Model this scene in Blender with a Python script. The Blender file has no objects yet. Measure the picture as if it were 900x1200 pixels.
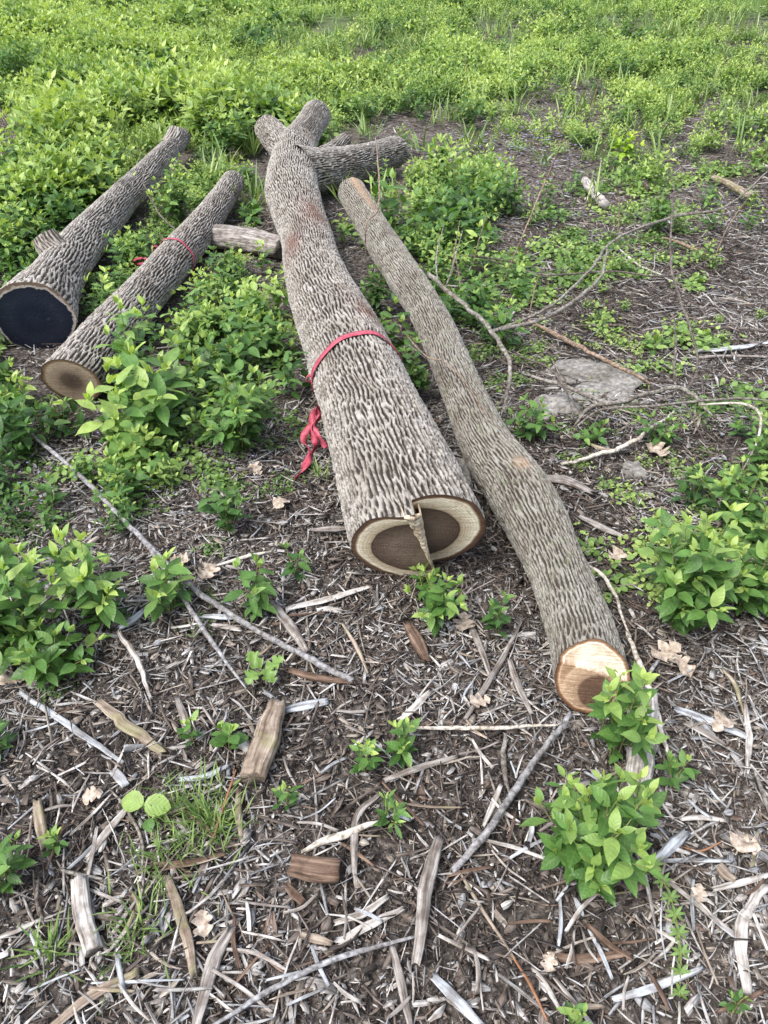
import bpy, math, random
import numpy as np
from mathutils import Vector
rng = np.random.default_rng(11)
random.seed(5)
C = bpy.context.scene.collection

# ------------------------------------------------------------------ camera geometry
FPX = 901.0; PITCH = math.radians(38.0); CH = 1.5
cp, sp = math.cos(PITCH), math.sin(PITCH)
def P(px, py, z=0.0):
    rx = (px-450)/FPX; ry = -(py-600)/FPX
    d = np.array([rx, cp+ry*sp, -sp+ry*cp])
    t = (z-CH)/d[2]
    return np.array([d[0]*t, d[1]*t, z])
def depth(p): return p[1]*cp + (CH-p[2])*sp
def proj(x, y, z=0.0):
    dz = z-CH
    f = y*cp - dz*sp; u = y*sp + dz*cp
    f = np.maximum(f, 1e-3)
    return 450+FPX*x/f, 600-FPX*u/f
def h_at(Y, py):
    a = PITCH + math.atan((py-600)/FPX)
    return CH - Y*math.tan(a)

# ------------------------------------------------------------------ noise
def _hash(ix, iy, s):
    h = (ix.astype(np.int64)*374761393 + iy.astype(np.int64)*668265263 + s*974634777) & 0xffffffff
    h = ((h ^ (h >> 13))*1274126177) & 0xffffffff
    h = (h ^ (h >> 16)) & 0xffffffff
    return h/4294967295.0
def vnoise(x, y, s=0, px=None):
    ix = np.floor(x); iy = np.floor(y); fx = x-ix; fy = y-iy
    fx = fx*fx*(3-2*fx); fy = fy*fy*(3-2*fy)
    ix = ix.astype(np.int64); iy = iy.astype(np.int64)
    def hh(a, b):
        if px: a = np.mod(a, px)
        return _hash(a, b, s)
    return (hh(ix,iy)*(1-fx)+hh(ix+1,iy)*fx)*(1-fy)+(hh(ix,iy+1)*(1-fx)+hh(ix+1,iy+1)*fx)*fy
def fbm(x, y, s=0, o=3, px=None):
    r = 0; a = .5; t = 0
    for k in range(o):
        r = r + a*vnoise(x*2**k, y*2**k, s+k*17, px*2**k if px else None); t += a; a *= .5
    return r/t
def worley(x, y, s, px):
    ix = np.floor(x).astype(np.int64); iy = np.floor(y).astype(np.int64)
    f1 = np.full(x.shape, 9.0); f2 = np.full(x.shape, 9.0)
    for dx in (-1,0,1):
        for dy in (-1,0,1):
            cx = ix+dx; cy = iy+dy; m = np.mod(cx, px)
            jx = cx+.15+.7*_hash(m, cy, s); jy = cy+.15+.7*_hash(m, cy, s+5)
            d = np.hypot(x-jx, y-jy)
            n = d < f1
            f2 = np.where(n, f1, np.minimum(f2, d)); f1 = np.where(n, d, f1)
    return f1, f2
def sm(a, b, x):
    t = np.clip((x-a)/(b-a), 0, 1); return t*t*(3-2*t)

def gz(x, y):
    x = np.asarray(x, float); y = np.asarray(y, float)
    far = np.clip((y-3)/8, 0, 1)
    return .03*(vnoise(x*1.7+50, y*1.7+50, 3)-.5) + .012*(vnoise(x*7+50, y*7+50, 4)-.5) + far*.16*(vnoise(x*.5+9, y*.5+9, 6)-.5)

# ------------------------------------------------------------------ mesh building
def mk(name, verts, faces, mat, parent=None, smooth=False, attrs=None):
    """verts (N,3); faces list of int arrays (M,k)"""
    me = bpy.data.meshes.new(name)
    verts = np.ascontiguousarray(verts, dtype=np.float32)
    faces = [np.asarray(f, dtype=np.int32) for f in faces if len(f)]
    me.vertices.add(len(verts)); me.vertices.foreach_set('co', verts.ravel())
    idx = np.concatenate([f.ravel() for f in faces]); tot = np.concatenate([np.full(len(f), f.shape[1], np.int32) for f in faces])
    st = np.concatenate([[0], np.cumsum(tot)[:-1]]).astype(np.int32)
    me.loops.add(len(idx)); me.loops.foreach_set('vertex_index', idx)
    me.polygons.add(len(tot)); me.polygons.foreach_set('loop_start', st); me.polygons.foreach_set('loop_total', tot)
    if smooth: me.polygons.foreach_set('use_smooth', np.ones(len(tot), bool))
    for k, v in (attrs or {}).items():
        v = np.asarray(v, np.float32)
        if v.ndim == 1:
            a = me.attributes.new(k, 'FLOAT', 'POINT'); a.data.foreach_set('value', v)
        else:
            a = me.attributes.new(k, 'FLOAT_VECTOR', 'POINT'); a.data.foreach_set('vector', np.ascontiguousarray(v).ravel())
    me.update(calc_edges=True)
    me.materials.append(mat)
    o = bpy.data.objects.new(name, me); C.objects.link(o)
    if parent is not None: o.parent = parent
    return o
def tag(o, label=None, cat=None, group=None, kind=None):
    if label: o['label'] = label
    if cat: o['category'] = cat
    if group: o['group'] = group
    if kind: o['kind'] = kind
    return o
def thing(name, label, cat, loc=(0,0,0), group=None):
    o = bpy.data.objects.new(name, None); C.objects.link(o); o.location = loc; o.empty_display_size = .1
    return tag(o, label, cat, group)
def place_local(o, loc):
    """mesh given in world coordinates, moved so that it sits under an origin at loc"""
    me = o.data; n = len(me.vertices); co = np.empty(n*3, np.float32); me.vertices.foreach_get('co', co)
    co = co.reshape(-1,3)-np.array(loc, np.float32); me.vertices.foreach_set('co', co.ravel()); me.update()
    if o.parent is None: o.location = loc

# ------------------------------------------------------------------ materials
def newmat(name):
    m = bpy.data.materials.new(name); m.use_nodes = True; nt = m.node_tree; nt.nodes.clear()
    out = nt.nodes.new('ShaderNodeOutputMaterial')
    return m, nt, out
def N(nt, t, **kw):
    n = nt.nodes.new(t)
    for k, v in kw.items():
        if k in n.inputs: n.inputs[k].default_value = v
        else: setattr(n, k, v)
    return n
def attr(nt, name):
    n = nt.nodes.new('ShaderNodeAttribute'); n.attribute_name = name; return n
def ramp(nt, src, stops, interp='LINEAR'):
    r = nt.nodes.new('ShaderNodeValToRGB'); r.color_ramp.interpolation = interp
    while len(r.color_ramp.elements) < len(stops): r.color_ramp.elements.new(.5)
    for e, (p, c) in zip(r.color_ramp.elements, stops):
        e.position = p; e.color = (*c, 1) if len(c) == 3 else c
    nt.links.new(src, r.inputs[0]); return r
def mix(nt, fac, a, b, mode='MIX'):
    m = nt.nodes.new('ShaderNodeMix'); m.data_type = 'RGBA'; m.blend_type = mode
    for i, v in ((0, fac), (6, a), (7, b)):
        if isinstance(v, (int, float)): m.inputs[i].default_value = v
        elif isinstance(v, tuple): m.inputs[i].default_value = (*v, 1)
        else: nt.links.new(v, m.inputs[i])
    return m.outputs[2]
def math_n(nt, op, a, b=0.0):
    m = nt.nodes.new('ShaderNodeMath'); m.operation = op
    for i, v in ((0, a), (1, b)):
        if isinstance(v, (int, float)): m.inputs[i].default_value = v
        else: nt.links.new(v, m.inputs[i])
    return m.outputs[0]
def noise(nt, scale, detail=3, vec=None, rough=.6):
    n = nt.nodes.new('ShaderNodeTexNoise'); n.inputs['Scale'].default_value = scale; n.inputs['Detail'].default_value = detail
    n.inputs['Roughness'].default_value = rough
    if vec is None:
        g = nt.nodes.new('ShaderNodeNewGeometry'); vec = g.outputs['Position']
    nt.links.new(vec, n.inputs['Vector']); return n.outputs[0]
def principled(nt, out, col, rough=.85, bump=None, dist=.002, strength=.6, spec=.3):
    b = nt.nodes.new('ShaderNodeBsdfPrincipled')
    if isinstance(col, tuple): b.inputs['Base Color'].default_value = (*col, 1)
    else: nt.links.new(col, b.inputs['Base Color'])
    b.inputs['Roughness'].default_value = rough; b.inputs['Specular IOR Level'].default_value = spec
    if bump is not None:
        bp = nt.nodes.new('ShaderNodeBump'); bp.inputs['Distance'].default_value = dist; bp.inputs['Strength'].default_value = strength
        nt.links.new(bump, bp.inputs['Height']); nt.links.new(bp.outputs[0], b.inputs['Normal'])
    nt.links.new(b.outputs[0], out.inputs['Surface']); return b

def mat_ground():
    m, nt, out = newmat('mulch_soil')
    n1 = noise(nt, 60, 6); n2 = noise(nt, 2.2, 4); n3 = noise(nt, 240, 3)
    c = ramp(nt, n1, [(.3, (.028,.023,.02)), (.5, (.08,.067,.058)), (.62, (.17,.15,.135)), (.75, (.32,.30,.28))])
    gr = ramp(nt, n3, [(.3, (.03,.06,.012)), (.7, (.12,.2,.045))])
    g = nt.nodes.new('ShaderNodeNewGeometry'); sx = nt.nodes.new('ShaderNodeSeparateXYZ'); nt.links.new(g.outputs['Position'], sx.inputs[0])
    far = nt.nodes.new('ShaderNodeMapRange'); far.inputs[1].default_value = 13; far.inputs[2].default_value = 19
    nt.links.new(sx.outputs[1], far.inputs[0])
    col = mix(nt, far.outputs[0], c.outputs[0], gr.outputs[0])
    principled(nt, out, col, .95, n1, .01, .8, .1); return m
def mat_chip():
    m, nt, out = newmat('wood_chip')
    t = attr(nt, 'tone'); l = attr(nt, 'loc')
    mp = nt.nodes.new('ShaderNodeMapping'); mp.inputs['Scale'].default_value = (14, 260, 200); nt.links.new(l.outputs['Vector'], mp.inputs[0])
    g = noise(nt, 1, 3, mp.outputs[0])
    mp2 = nt.nodes.new('ShaderNodeMapping'); mp2.inputs['Scale'].default_value = (50, 60, 60); nt.links.new(l.outputs['Vector'], mp2.inputs[0])
    g2 = noise(nt, 1, 3, mp2.outputs[0])
    k = ramp(nt, g, [(.3, (.30,.27,.25)), (.5, (.85,.84,.83)), (.68, (1.35,1.34,1.32))])
    k2 = ramp(nt, g2, [(.35, (.42,.37,.33)), (.58, (1,1,1))])
    c = mix(nt, 1.0, t.outputs['Vector'], k.outputs[0], 'MULTIPLY'); c = mix(nt, .85, c, k2.outputs[0], 'MULTIPLY')
    principled(nt, out, c, .85, g, .0015, .8, .25); return m
def mat_leaf(name, dark, mid, young, trans=.35, rough=.42):
    m, nt, out = newmat(name)
    t = attr(nt, 'tint'); l = attr(nt, 'luv')
    r = ramp(nt, t.outputs['Fac'], [(0, dark), (.5, mid), (1, young)])
    nz = noise(nt, 45, 2); v = ramp(nt, nz, [(.3, (.8,.8,.8)), (.7, (1.15,1.15,1.15))])
    c = mix(nt, 1.0, r.outputs[0], v.outputs[0], 'MULTIPLY')
    s = nt.nodes.new('ShaderNodeSeparateXYZ'); nt.links.new(l.outputs['Vector'], s.inputs[0])
    ay = math_n(nt, 'ABSOLUTE', s.outputs[1])
    mid_ = math_n(nt, 'LESS_THAN', ay, .022)
    w = math_n(nt, 'SINE', math_n(nt, 'MULTIPLY', math_n(nt, 'SUBTRACT', s.outputs[0], math_n(nt, 'MULTIPLY', ay, .9)), 38.0))
    vein = math_n(nt, 'GREATER_THAN', w, .9)
    f = math_n(nt, 'MULTIPLY', math_n(nt, 'MAXIMUM', mid_, math_n(nt, 'MULTIPLY', vein, .15)), .3)
    f = math_n(nt, 'MULTIPLY', f, .35)
    c = mix(nt, f, c, (.34,.45,.16))
    b = nt.nodes.new('ShaderNodeBsdfPrincipled'); nt.links.new(c, b.inputs['Base Color']); b.inputs['Roughness'].default_value = rough
    b.inputs['Specular IOR Level'].default_value = .35
    bp = nt.nodes.new('ShaderNodeBump'); bp.inputs['Distance'].default_value = .0006; bp.inputs['Strength'].default_value = .3
    nt.links.new(w, bp.inputs['Height']); nt.links.new(bp.outputs[0], b.inputs['Normal'])
    tr = nt.nodes.new('ShaderNodeBsdfTranslucent'); c2 = mix(nt, 1.0, c, (1.25,1.3,.5), 'MULTIPLY'); nt.links.new(c2, tr.inputs['Color'])
    ms = nt.nodes.new('ShaderNodeMixShader'); ms.inputs[0].default_value = trans
    nt.links.new(b.outputs[0], ms.inputs[1]); nt.links.new(tr.outputs[0], ms.inputs[2]); nt.links.new(ms.outputs[0], out.inputs['Surface'])
    return m
def mat_bark(name, furrow, midc, ridge, patch=(.3,.19,.11), lichen=0.0):
    m, nt, out = newmat(name)
    a = attr(nt, 'ridge'); p = attr(nt, 'patch')
    bv = attr(nt, 'buv'); mp = nt.nodes.new('ShaderNodeMapping'); mp.inputs['Scale'].default_value = (300, 60, 1); nt.links.new(bv.outputs['Vector'], mp.inputs[0])
    f = noise(nt, 1, 5, mp.outputs[0], .65); f2 = noise(nt, 9, 4); f3 = noise(nt, 60, 3)
    h = math_n(nt, 'ADD', a.outputs['Fac'], math_n(nt, 'MULTIPLY', math_n(nt, 'SUBTRACT', f, .5), 1.25))
    r = ramp(nt, h, [(.08, furrow), (.42, midc), (.85, ridge)])
    v = ramp(nt, f2, [(.3, (.72,.68,.64)), (.7, (1.15,1.15,1.15))])
    c = mix(nt, 1.0, r.outputs[0], v.outputs[0], 'MULTIPLY')
    pf = math_n(nt, 'MULTIPLY', p.outputs['Fac'], ramp(nt, f3, [(.35, (.25,)*3), (.6, (1,)*3)]).outputs[0])
    c = mix(nt, pf, c, patch)
    if lichen:
        lf = ramp(nt, noise(nt, 22, 5), [(.55, (0,)*3), (.68, (lichen,)*3)]).outputs[0]
        c = mix(nt, lf, c, (.22,.25,.15))
    principled(nt, out, c, .92, f, .006, 1.0, .15); return m
def mat_cut(name, kind):
    m, nt, out = newmat(name)
    a = attr(nt, 'rad'); l = attr(nt, 'loc')
    n1 = noise(nt, 9, 2, l.outputs['Vector']); fine = noise(nt, 120, 3, l.outputs['Vector'])
    rr = math_n(nt, 'ADD', a.outputs['Fac'], math_n(nt, 'MULTIPLY', math_n(nt, 'SUBTRACT', n1, .5), .09))
    s = math_n(nt, 'SINE', math_n(nt, 'MULTIPLY', rr, 150.0))
    sv = nt.nodes.new('ShaderNodeMapRange'); sv.inputs[1].default_value = -1; sv.inputs[2].default_value = 1; sv.inputs[3].default_value = .88; sv.inputs[4].default_value = 1.1
    nt.links.new(s, sv.inputs[0])
    if kind == 'ash':
        st = [(0, (.13,.092,.068)), (.35, (.19,.14,.105)), (.64, (.10,.068,.05)), (.665, (.06,.038,.026)), (.69, (.50,.40,.27)), (.9, (.84,.76,.58)), (.93, (.16,.09,.05)), (1, (.07,.04,.03))]
    elif kind == 'pale':
        st = [(0, (.13,.09,.065)), (.44, (.17,.12,.09)), (.5, (.44,.36,.28)), (.88, (.72,.62,.49)), (.93, (.26,.15,.08)), (1, (.09,.055,.04))]
    elif kind == 'brown':
        st = [(0, (.07,.05,.04)), (.3, (.12,.085,.06)), (.5, (.30,.22,.16)), (.82, (.42,.33,.24)), (.9, (.22,.14,.08)), (1, (.07,.045,.03))]
    else:
        st = [(0, (.013,.018,.034)), (.3, (.009,.013,.027)), (.6, (.016,.021,.036)), (.905, (.010,.014,.026)), (.93, (.42,.38,.34)), (.98, (.34,.29,.25)), (1, (.16,.11,.08))]
    if kind == 'paint':
        sl = nt.nodes.new('ShaderNodeSeparateXYZ'); nt.links.new(l.outputs['Vector'], sl.inputs[0])
        n5 = noise(nt, 28, 5, l.outputs['Vector'])
        rr = math_n(nt, 'ADD', math_n(nt, 'ADD', a.outputs['Fac'], math_n(nt, 'MULTIPLY', sl.outputs[1], .55)), math_n(nt, 'MULTIPLY', math_n(nt, 'SUBTRACT', n5, .5), .22))
    r = ramp(nt, rr, st)
    v = ramp(nt, fine, [(.3, (.82,.8,.78)), (.7, (1.12,1.12,1.12))])
    c = mix(nt, 1.0, r.outputs[0], v.outputs[0], 'MULTIPLY')
    if kind == 'pale':
        sl = nt.nodes.new('ShaderNodeSeparateXYZ'); nt.links.new(l.outputs['Vector'], sl.inputs[0])
        yb = math_n(nt, 'ADD', math_n(nt, 'ADD', sl.outputs[1], math_n(nt, 'MULTIPLY', sl.outputs[0], .2)), math_n(nt, 'MULTIPLY', math_n(nt, 'SUBTRACT', fine, .5), .012))
        fb = ramp(nt, math_n(nt, 'ADD', math_n(nt, 'MULTIPLY', yb, 10.0), .3), [(.48, (.60,.50,.42)), (.53, (1,1,1))]).outputs[0]
        c = mix(nt, 1.0, c, fb, 'MULTIPLY')
    if kind != 'paint': c = mix(nt, 1.0, c, sv.outputs[0], 'MULTIPLY')
    mp = nt.nodes.new('ShaderNodeMapping'); mp.inputs['Scale'].default_value = (8, 260, 8); mp.inputs['Rotation'].default_value = (0, 0, .5); nt.links.new(l.outputs['Vector'], mp.inputs[0])
    saw = noise(nt, 1, 3, mp.outputs[0]); dirt = noise(nt, 26, 5, l.outputs['Vector'])
    c = mix(nt, 1.0, c, ramp(nt, saw, [(.35, (.80,.78,.76)), (.6, (1.05,1.05,1.05))]).outputs[0], 'MULTIPLY')
    if kind != 'paint': c = mix(nt, .8, c, ramp(nt, dirt, [(.30, (.72,.65,.58)), (.45, (1,1,1))]).outputs[0], 'MULTIPLY')
    else: c = mix(nt, ramp(nt, dirt, [(.62, (0,)*3), (.72, (.35,)*3)]).outputs[0], c, (.08,.085,.10))
    principled(nt, out, c, .75 if kind != 'paint' else .5, saw, .003 if kind != 'paint' else .001, .8, .25); return m
def mat_wood(name, base, dark, light, moss=0):
    m, nt, out = newmat(name)
    l = attr(nt, 'loc')
    mp = nt.nodes.new('ShaderNodeMapping'); mp.inputs['Scale'].default_value = (10, 160, 160); nt.links.new(l.outputs['Vector'], mp.inputs[0])
    g = noise(nt, 1, 4, mp.outputs[0]); g2 = noise(nt, 30, 4); g3 = noise(nt, 14, 4)
    c = ramp(nt, g, [(.32, dark), (.5, base), (.68, light)]).outputs[0]
    c = mix(nt, .8, c, ramp(nt, g2, [(.38, (.5,.45,.42)), (.55, (1,1,1))]).outputs[0], 'MULTIPLY')
    if moss: c = mix(nt, ramp(nt, g3, [(.5, (0,)*3), (.62, (moss,)*3)]).outputs[0], c, (.17,.17,.07))
    principled(nt, out, c, .85, g, .003, .9, .2); return m
def mat_twig(name, base, dark, pale):
    m, nt, out = newmat(name)
    g = noise(nt, 90, 4); g2 = noise(nt, 12, 4)
    c = ramp(nt, g, [(.35, dark), (.5, base), (.7, pale)]).outputs[0]
    c = mix(nt, .8, c, ramp(nt, g2, [(.35, (.62,.57,.52)), (.6, (1.1,1.1,1.1))]).outputs[0], 'MULTIPLY')
    principled(nt, out, c, .8, g, .0012, .7, .25); return m
def mat_stone():
    m, nt, out = newmat('grey_stone')
    g = noise(nt, 55, 6); g2 = noise(nt, 7, 4)
    c = ramp(nt, g, [(.3, (.08,.075,.07)), (.5, (.18,.17,.155)), (.72, (.32,.305,.28))]).outputs[0]
    c = mix(nt, .8, c, ramp(nt, g2, [(.35, (.6,.56,.5)), (.6, (1.05,1.05,1.05))]).outputs[0], 'MULTIPLY')
    principled(nt, out, c, .9, g, .003, .8, .2); return m
def mat_ribbon():
    m, nt, out = newmat('red_ribbon')
    g = noise(nt, 60, 2)
    c = ramp(nt, g, [(.3, (.25,.025,.045)), (.7, (.42,.085,.12))]).outputs[0]
    b = principled(nt, out, c, .55, g, .002, .4, .35)
    return m
M = dict(
 ground=mat_ground(), chip=mat_chip(),
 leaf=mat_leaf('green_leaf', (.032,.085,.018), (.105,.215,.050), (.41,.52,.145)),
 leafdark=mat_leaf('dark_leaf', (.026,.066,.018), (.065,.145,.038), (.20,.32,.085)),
 weed=mat_leaf('weed_leaf', (.06,.12,.03), (.185,.295,.080), (.40,.50,.15)),
 grass=mat_leaf('grass_blade', (.06,.12,.03), (.17,.26,.075), (.42,.48,.20), .3),
 yellow=mat_leaf('yellow_leaf', (.10,.20,.02), (.27,.42,.04), (.46,.56,.06)),
 stem=mat_twig('green_stem', (.16,.17,.06), (.09,.08,.035), (.24,.27,.09)),
 bark=mat_bark('furrowed_bark', (.045,.038,.033), (.145,.129,.112), (.355,.335,.305), (.14,.07,.05)),
 bark2=mat_bark('tight_bark', (.055,.048,.040), (.145,.131,.110), (.285,.273,.240), (.34,.23,.15), .3),
 bark3=mat_bark('grey_bark', (.05,.042,.036), (.165,.145,.125), (.38,.355,.325), (.25,.17,.11), .15),
 cut_ash=mat_cut('cut_ash', 'ash'), cut_pale=mat_cut('cut_pale', 'pale'), cut_brown=mat_cut('cut_brown', 'brown'), cut_paint=mat_cut('painted_cut', 'paint'),
 splinter=mat_wood('fresh_splinter', (.60,.50,.36), (.36,.27,.18), (.76,.68,.54)),
 pale=mat_wood('pale_wood', (.38,.355,.325), (.15,.125,.105), (.60,.58,.55)),
 bluegrey=mat_wood('bluegrey_wood', (.33,.345,.36), (.15,.15,.15), (.52,.55,.58)),
 greywood=mat_wood('grey_wood', (.235,.21,.19), (.09,.073,.06), (.42,.395,.365)),
 tan=mat_wood('tan_wood', (.25,.20,.155), (.11,.08,.058), (.40,.34,.275), .5),
 brown=mat_wood('brown_wood', (.13,.085,.06), (.05,.032,.024), (.24,.17,.125)),
 darkwood=mat_wood('dark_wood', (.07,.055,.047), (.03,.022,.018), (.15,.13,.115)),
 rust=mat_wood('rust_needle', (.27,.13,.07), (.15,.07,.04), (.4,.24,.14)),
 twig=mat_twig('twig_bark', (.17,.155,.135), (.07,.06,.05), (.31,.29,.255)),
 twigdark=mat_twig('dark_twig_bark', (.10,.083,.072), (.045,.035,.03), (.2,.175,.15)),
 twigbrown=mat_twig('brown_twig_bark', (.20,.145,.105), (.09,.06,.045), (.32,.25,.19)),
 twigblue=mat_twig('grey_twig_bark', (.215,.21,.215), (.09,.085,.085), (.36,.36,.365)),
 twigpale=mat_twig('pale_twig_bark', (.42,.385,.33), (.17,.14,.11), (.62,.59,.53)),
 stone=mat_stone(), ribbon=mat_ribbon())
def mat_dead():
    m, nt, out = newmat('dead_leaf')
    t = attr(nt, 'luv'); g = noise(nt, 80, 3)
    c = ramp(nt, g, [(.3, (.17,.125,.09)), (.5, (.32,.26,.205)), (.7, (.48,.42,.36))]).outputs[0]
    principled(nt, out, c, .7, g, .002, .6, .25); return m
M['dead'] = mat_dead()
def mat_flower():
    m, nt, out = newmat('violet_petal'); principled(nt, out, (.26,.25,.50), .6); return m
M['flower'] = mat_flower()

# ------------------------------------------------------------------ tubes, logs, wood pieces
def spline(pts, rad, n):
    pts = np.array(pts, float); rad = np.array(rad, float)
    q = np.column_stack([pts, rad]); L = len(q)
    ext = np.vstack([2*q[0]-q[1], q, 2*q[-1]-q[-2]])
    out = []
    for i in range(L-1):
        p0, p1, p2, p3 = ext[i:i+4]
        for t in np.linspace(0, 1, 24, endpoint=False):
            out.append(.5*((2*p1)+(-p0+p2)*t+(2*p0-5*p1+4*p2-p3)*t*t+(-p0+3*p1-3*p2+p3)*t**3))
    out.append(q[-1]); out = np.array(out)
    s = np.concatenate([[0], np.cumsum(np.linalg.norm(np.diff(out[:,:3], axis=0), axis=1))])
    si = np.linspace(0, s[-1], n)
    r = np.column_stack([np.interp(si, s, out[:,k]) for k in range(4)])
    return r[:,:3], r[:,3], si
def frames(c, ref=(0,0,1)):
    T = np.gradient(c, axis=0); T /= np.linalg.norm(T, axis=1)[:,None]
    S = np.cross(T, np.array(ref, float)); S /= np.maximum(np.linalg.norm(S, axis=1), 1e-6)[:,None]
    U = np.cross(S, T); return T, S, U
def grid_faces(nr, na, base=0):
    i = np.arange(nr-1)[:,None]; j = np.arange(na)[None,:]; j2 = (j+1) % na
    f = np.stack([i*na+j, i*na+j2, (i+1)*na+j2, (i+1)*na+j], -1).reshape(-1,4)
    return f+base

AX = []     # (x, y, z, r) axis samples of every log: nothing grows through them
def build_log(root, part, pts, rad, res, bark, mat, cell=(.02,.05), deep=.009, seed=1, off0=None, off1=None, cut0=None, cut1=None,
              patches=(), notch=None, lump=.05, K=26, heart=(0,0), cutname='cut_face'):
    c, r, s = spline(pts, rad, 50)
    n = max(8, int(s[-1]/res[1])); c, r, s = spline(pts, rad, n)
    na = res[0]
    T, S, U = frames(c)
    for k in range(0, n, max(1, n//60)): AX.append((c[k,0], c[k,1], c[k,2], r[k]))
    th = np.linspace(-math.pi/2, 1.5*math.pi, na, endpoint=False)
    R0 = float(np.mean(rad)); circ = 2*math.pi*R0
    ncx = max(4, int(round(circ/cell[0])))
    u = (th/(2*math.pi)*ncx)[None,:]*np.ones((n,1)); v = (s/cell[1])[:,None]*np.ones((1,na))
    def pn(fu, fv, sd, o=3):
        k = max(2, int(round(ncx*fu)))
        return fbm(th[None,:]/(2*math.pi)*k*np.ones((n,1)), v*fv, sd, o, k)
    if bark == 'net':
        wu = u+1.5*(pn(.25,.3,seed+3)-.5)*2+.5*(pn(1.5,1.5,seed+9)-.5)*2; wv = v+1.3*(pn(.4,.5,seed+4)-.5)*2
        kk = max(3, ncx); t1 = th[None,:]/(2*math.pi)*kk
        ph = 6.0*(pn(.22,.22,seed+5)-.5)*2+3.6*(pn(.6,.5,seed+6)-.5)*2; ph2 = 6.0*(pn(.22,.22,seed+7)-.5)*2+3.6*(pn(.6,.5,seed+8)-.5)*2
        A = np.sin(2*math.pi*(t1+v*.17)+ph); B = np.sin(2*math.pi*(t1-v*.17)+ph2+1.1)
        # braided ridges with lens-shaped furrows between them, broken into flakes
        h = sm(-.30,.80, np.maximum(A, B)+.2*np.minimum(A, B)+.55*(pn(1.7,.75,seed+22,3)-.5)*2)
        brk = sm(.38,.60, pn(1.1,2.2,seed+20,3))
        h = h*(.70+.30*brk)+.30*(pn(2.8,1.9,seed+30,2)-.5)
        g1, g2 = worley(t1*1.0+.12*ph, v*1.5+.5*(pn(.8,.8,seed+61)-.5), seed+60, kk)
        crack = 1-sm(.03,.16,g2-g1)
        cid = vnoise(np.floor(t1*1.0+.12*ph)*7.3+50, np.floor(v*1.5)*5.1+50, seed+63)
        h = h*(.80+.30*cid)-.16*crack*h
        h = np.clip(h, 0, 1)
    else:   # plates: raised scales split by thin furrows
        wu = u+.9*(pn(.3,.3,seed+3)-.5)*2+.4*(pn(1.5,1.5,seed+9)-.5)*2; wv = v+1.2*(pn(.4,.4,seed+4)-.5)*2
        f1, f2 = worley(wu, wv, seed, ncx)
        h = sm(.02,.32,f2-f1)*(.45+.8*pn(1.3,1.8,seed+20))+.35*(pn(2.5,3,seed+30,2)-.5)
        h = np.clip(h, 0, 1)
    low = 1+lump*2*(fbm(np.cos(th)[None,:]*1.3+5+s[:,None]*2.2, np.sin(th)[None,:]*1.3+5+s[:,None]*1.1, seed+50, 3)-.5)
    pt = np.zeros((n,na))
    for (sv, tv, ws, wt) in patches:
        dth = (th[None,:]-tv+math.pi) % (2*math.pi)-math.pi
        pt += np.exp(-((s[:,None]-sv)/ws)**2-(dth/wt)**2)
    pt = np.clip(pt, 0, 1)
    endw = 1.0
    if cut0 is not None: endw = endw*sm(-.002,.030,s)[:,None]
    if cut1 is not None: endw = endw*sm(-.002,.030,s[-1]-s)[:,None]
    rr = r[:,None]*low + deep*((h-.75)*endw)*(1-.75*pt) - deep*.25*(1-endw if cut0 is not None or cut1 is not None else 0)
    ca, sa = np.cos(th), np.sin(th)
    if notch: rr = rr*(1-notch[1]*np.exp(-(((th[None,:]-notch[0]+math.pi) % (2*math.pi)-math.pi)/notch[2])**2)*np.exp(-s[:,None]/.35))
    a = rr*ca[None,:]; b = rr*sa[None,:]
    V = c[:,None,:]+S[:,None,:]*a[...,None]+U[:,None,:]*b[...,None]
    for off, end in ((off0, 0), (off1, -1)):
        if off is None: continue
        d = s if end == 0 else s[-1]-s
        w = np.clip(1-d/.25, 0, 1)[:,None]
        V = V+T[:,None,:]*(off(a, b)*w)[...,None]
    o = mk(part, V.reshape(-1,3), [grid_faces(n, na)], mat, root, True, {'ridge': h.ravel(), 'patch': pt.ravel(), 'buv': np.stack([th[None,:]*R0+0*h, s[:,None]+0*h, 0*h], -1).reshape(-1,3)})
    base = np.array(root.location) if root is not None else None
    def cap(end, off, cm, nm):
        rim_a, rim_b = a[end], b[end]
        q = np.linspace(0, 1, K+1)[:-1]
        A = rim_a[None,:]*(1-q)[:,None]; B = rim_b[None,:]*(1-q)[:,None]
        O = off(A, B) if off is not None else np.zeros_like(A)
        O = O+.0012*(vnoise(A*400+90, B*400+90, seed)-.5)
        W = c[end]+S[end]*A[...,None]+U[end]*B[...,None]+T[end]*O[...,None]
        # centre point closes the fan
        oc = float(off(np.array([0.]), np.array([0.]))[0]) if off is not None else 0
        Wc = c[end]+T[end]*oc
        hA, hB = A/r[end]-heart[0], B/r[end]-heart[1]
        rd = np.where((1-q)[:,None] > .86, (1-q)[:,None], np.hypot(hA, hB)/(1+np.abs(heart[0])*.6*(hA > 0)))
        rd = np.minimum(rd, (1-q)[:,None]+0*rd) if heart == (0,0) else np.where((1-q)[:,None] > .86, (1-q)[:,None], np.minimum(rd, .9))
        vv = np.vstack([W.reshape(-1,3), Wc[None]])
        nf = grid_faces(K, na); last = (K-1)*na
        fan = np.stack([last+np.arange(na), last+(np.arange(na)+1) % na, np.full(na, K*na)], -1)
        rad_ = np.concatenate([rd.ravel(), [np.hypot(*heart)]])
        loc = np.column_stack([np.concatenate([A.ravel(), [0]]), np.concatenate([B.ravel(), [0]]), np.zeros(K*na+1)])
        return mk(nm, vv, [nf, fan], cm, root, True, {'rad': rad_, 'loc': loc})
    obs = [o]
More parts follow.
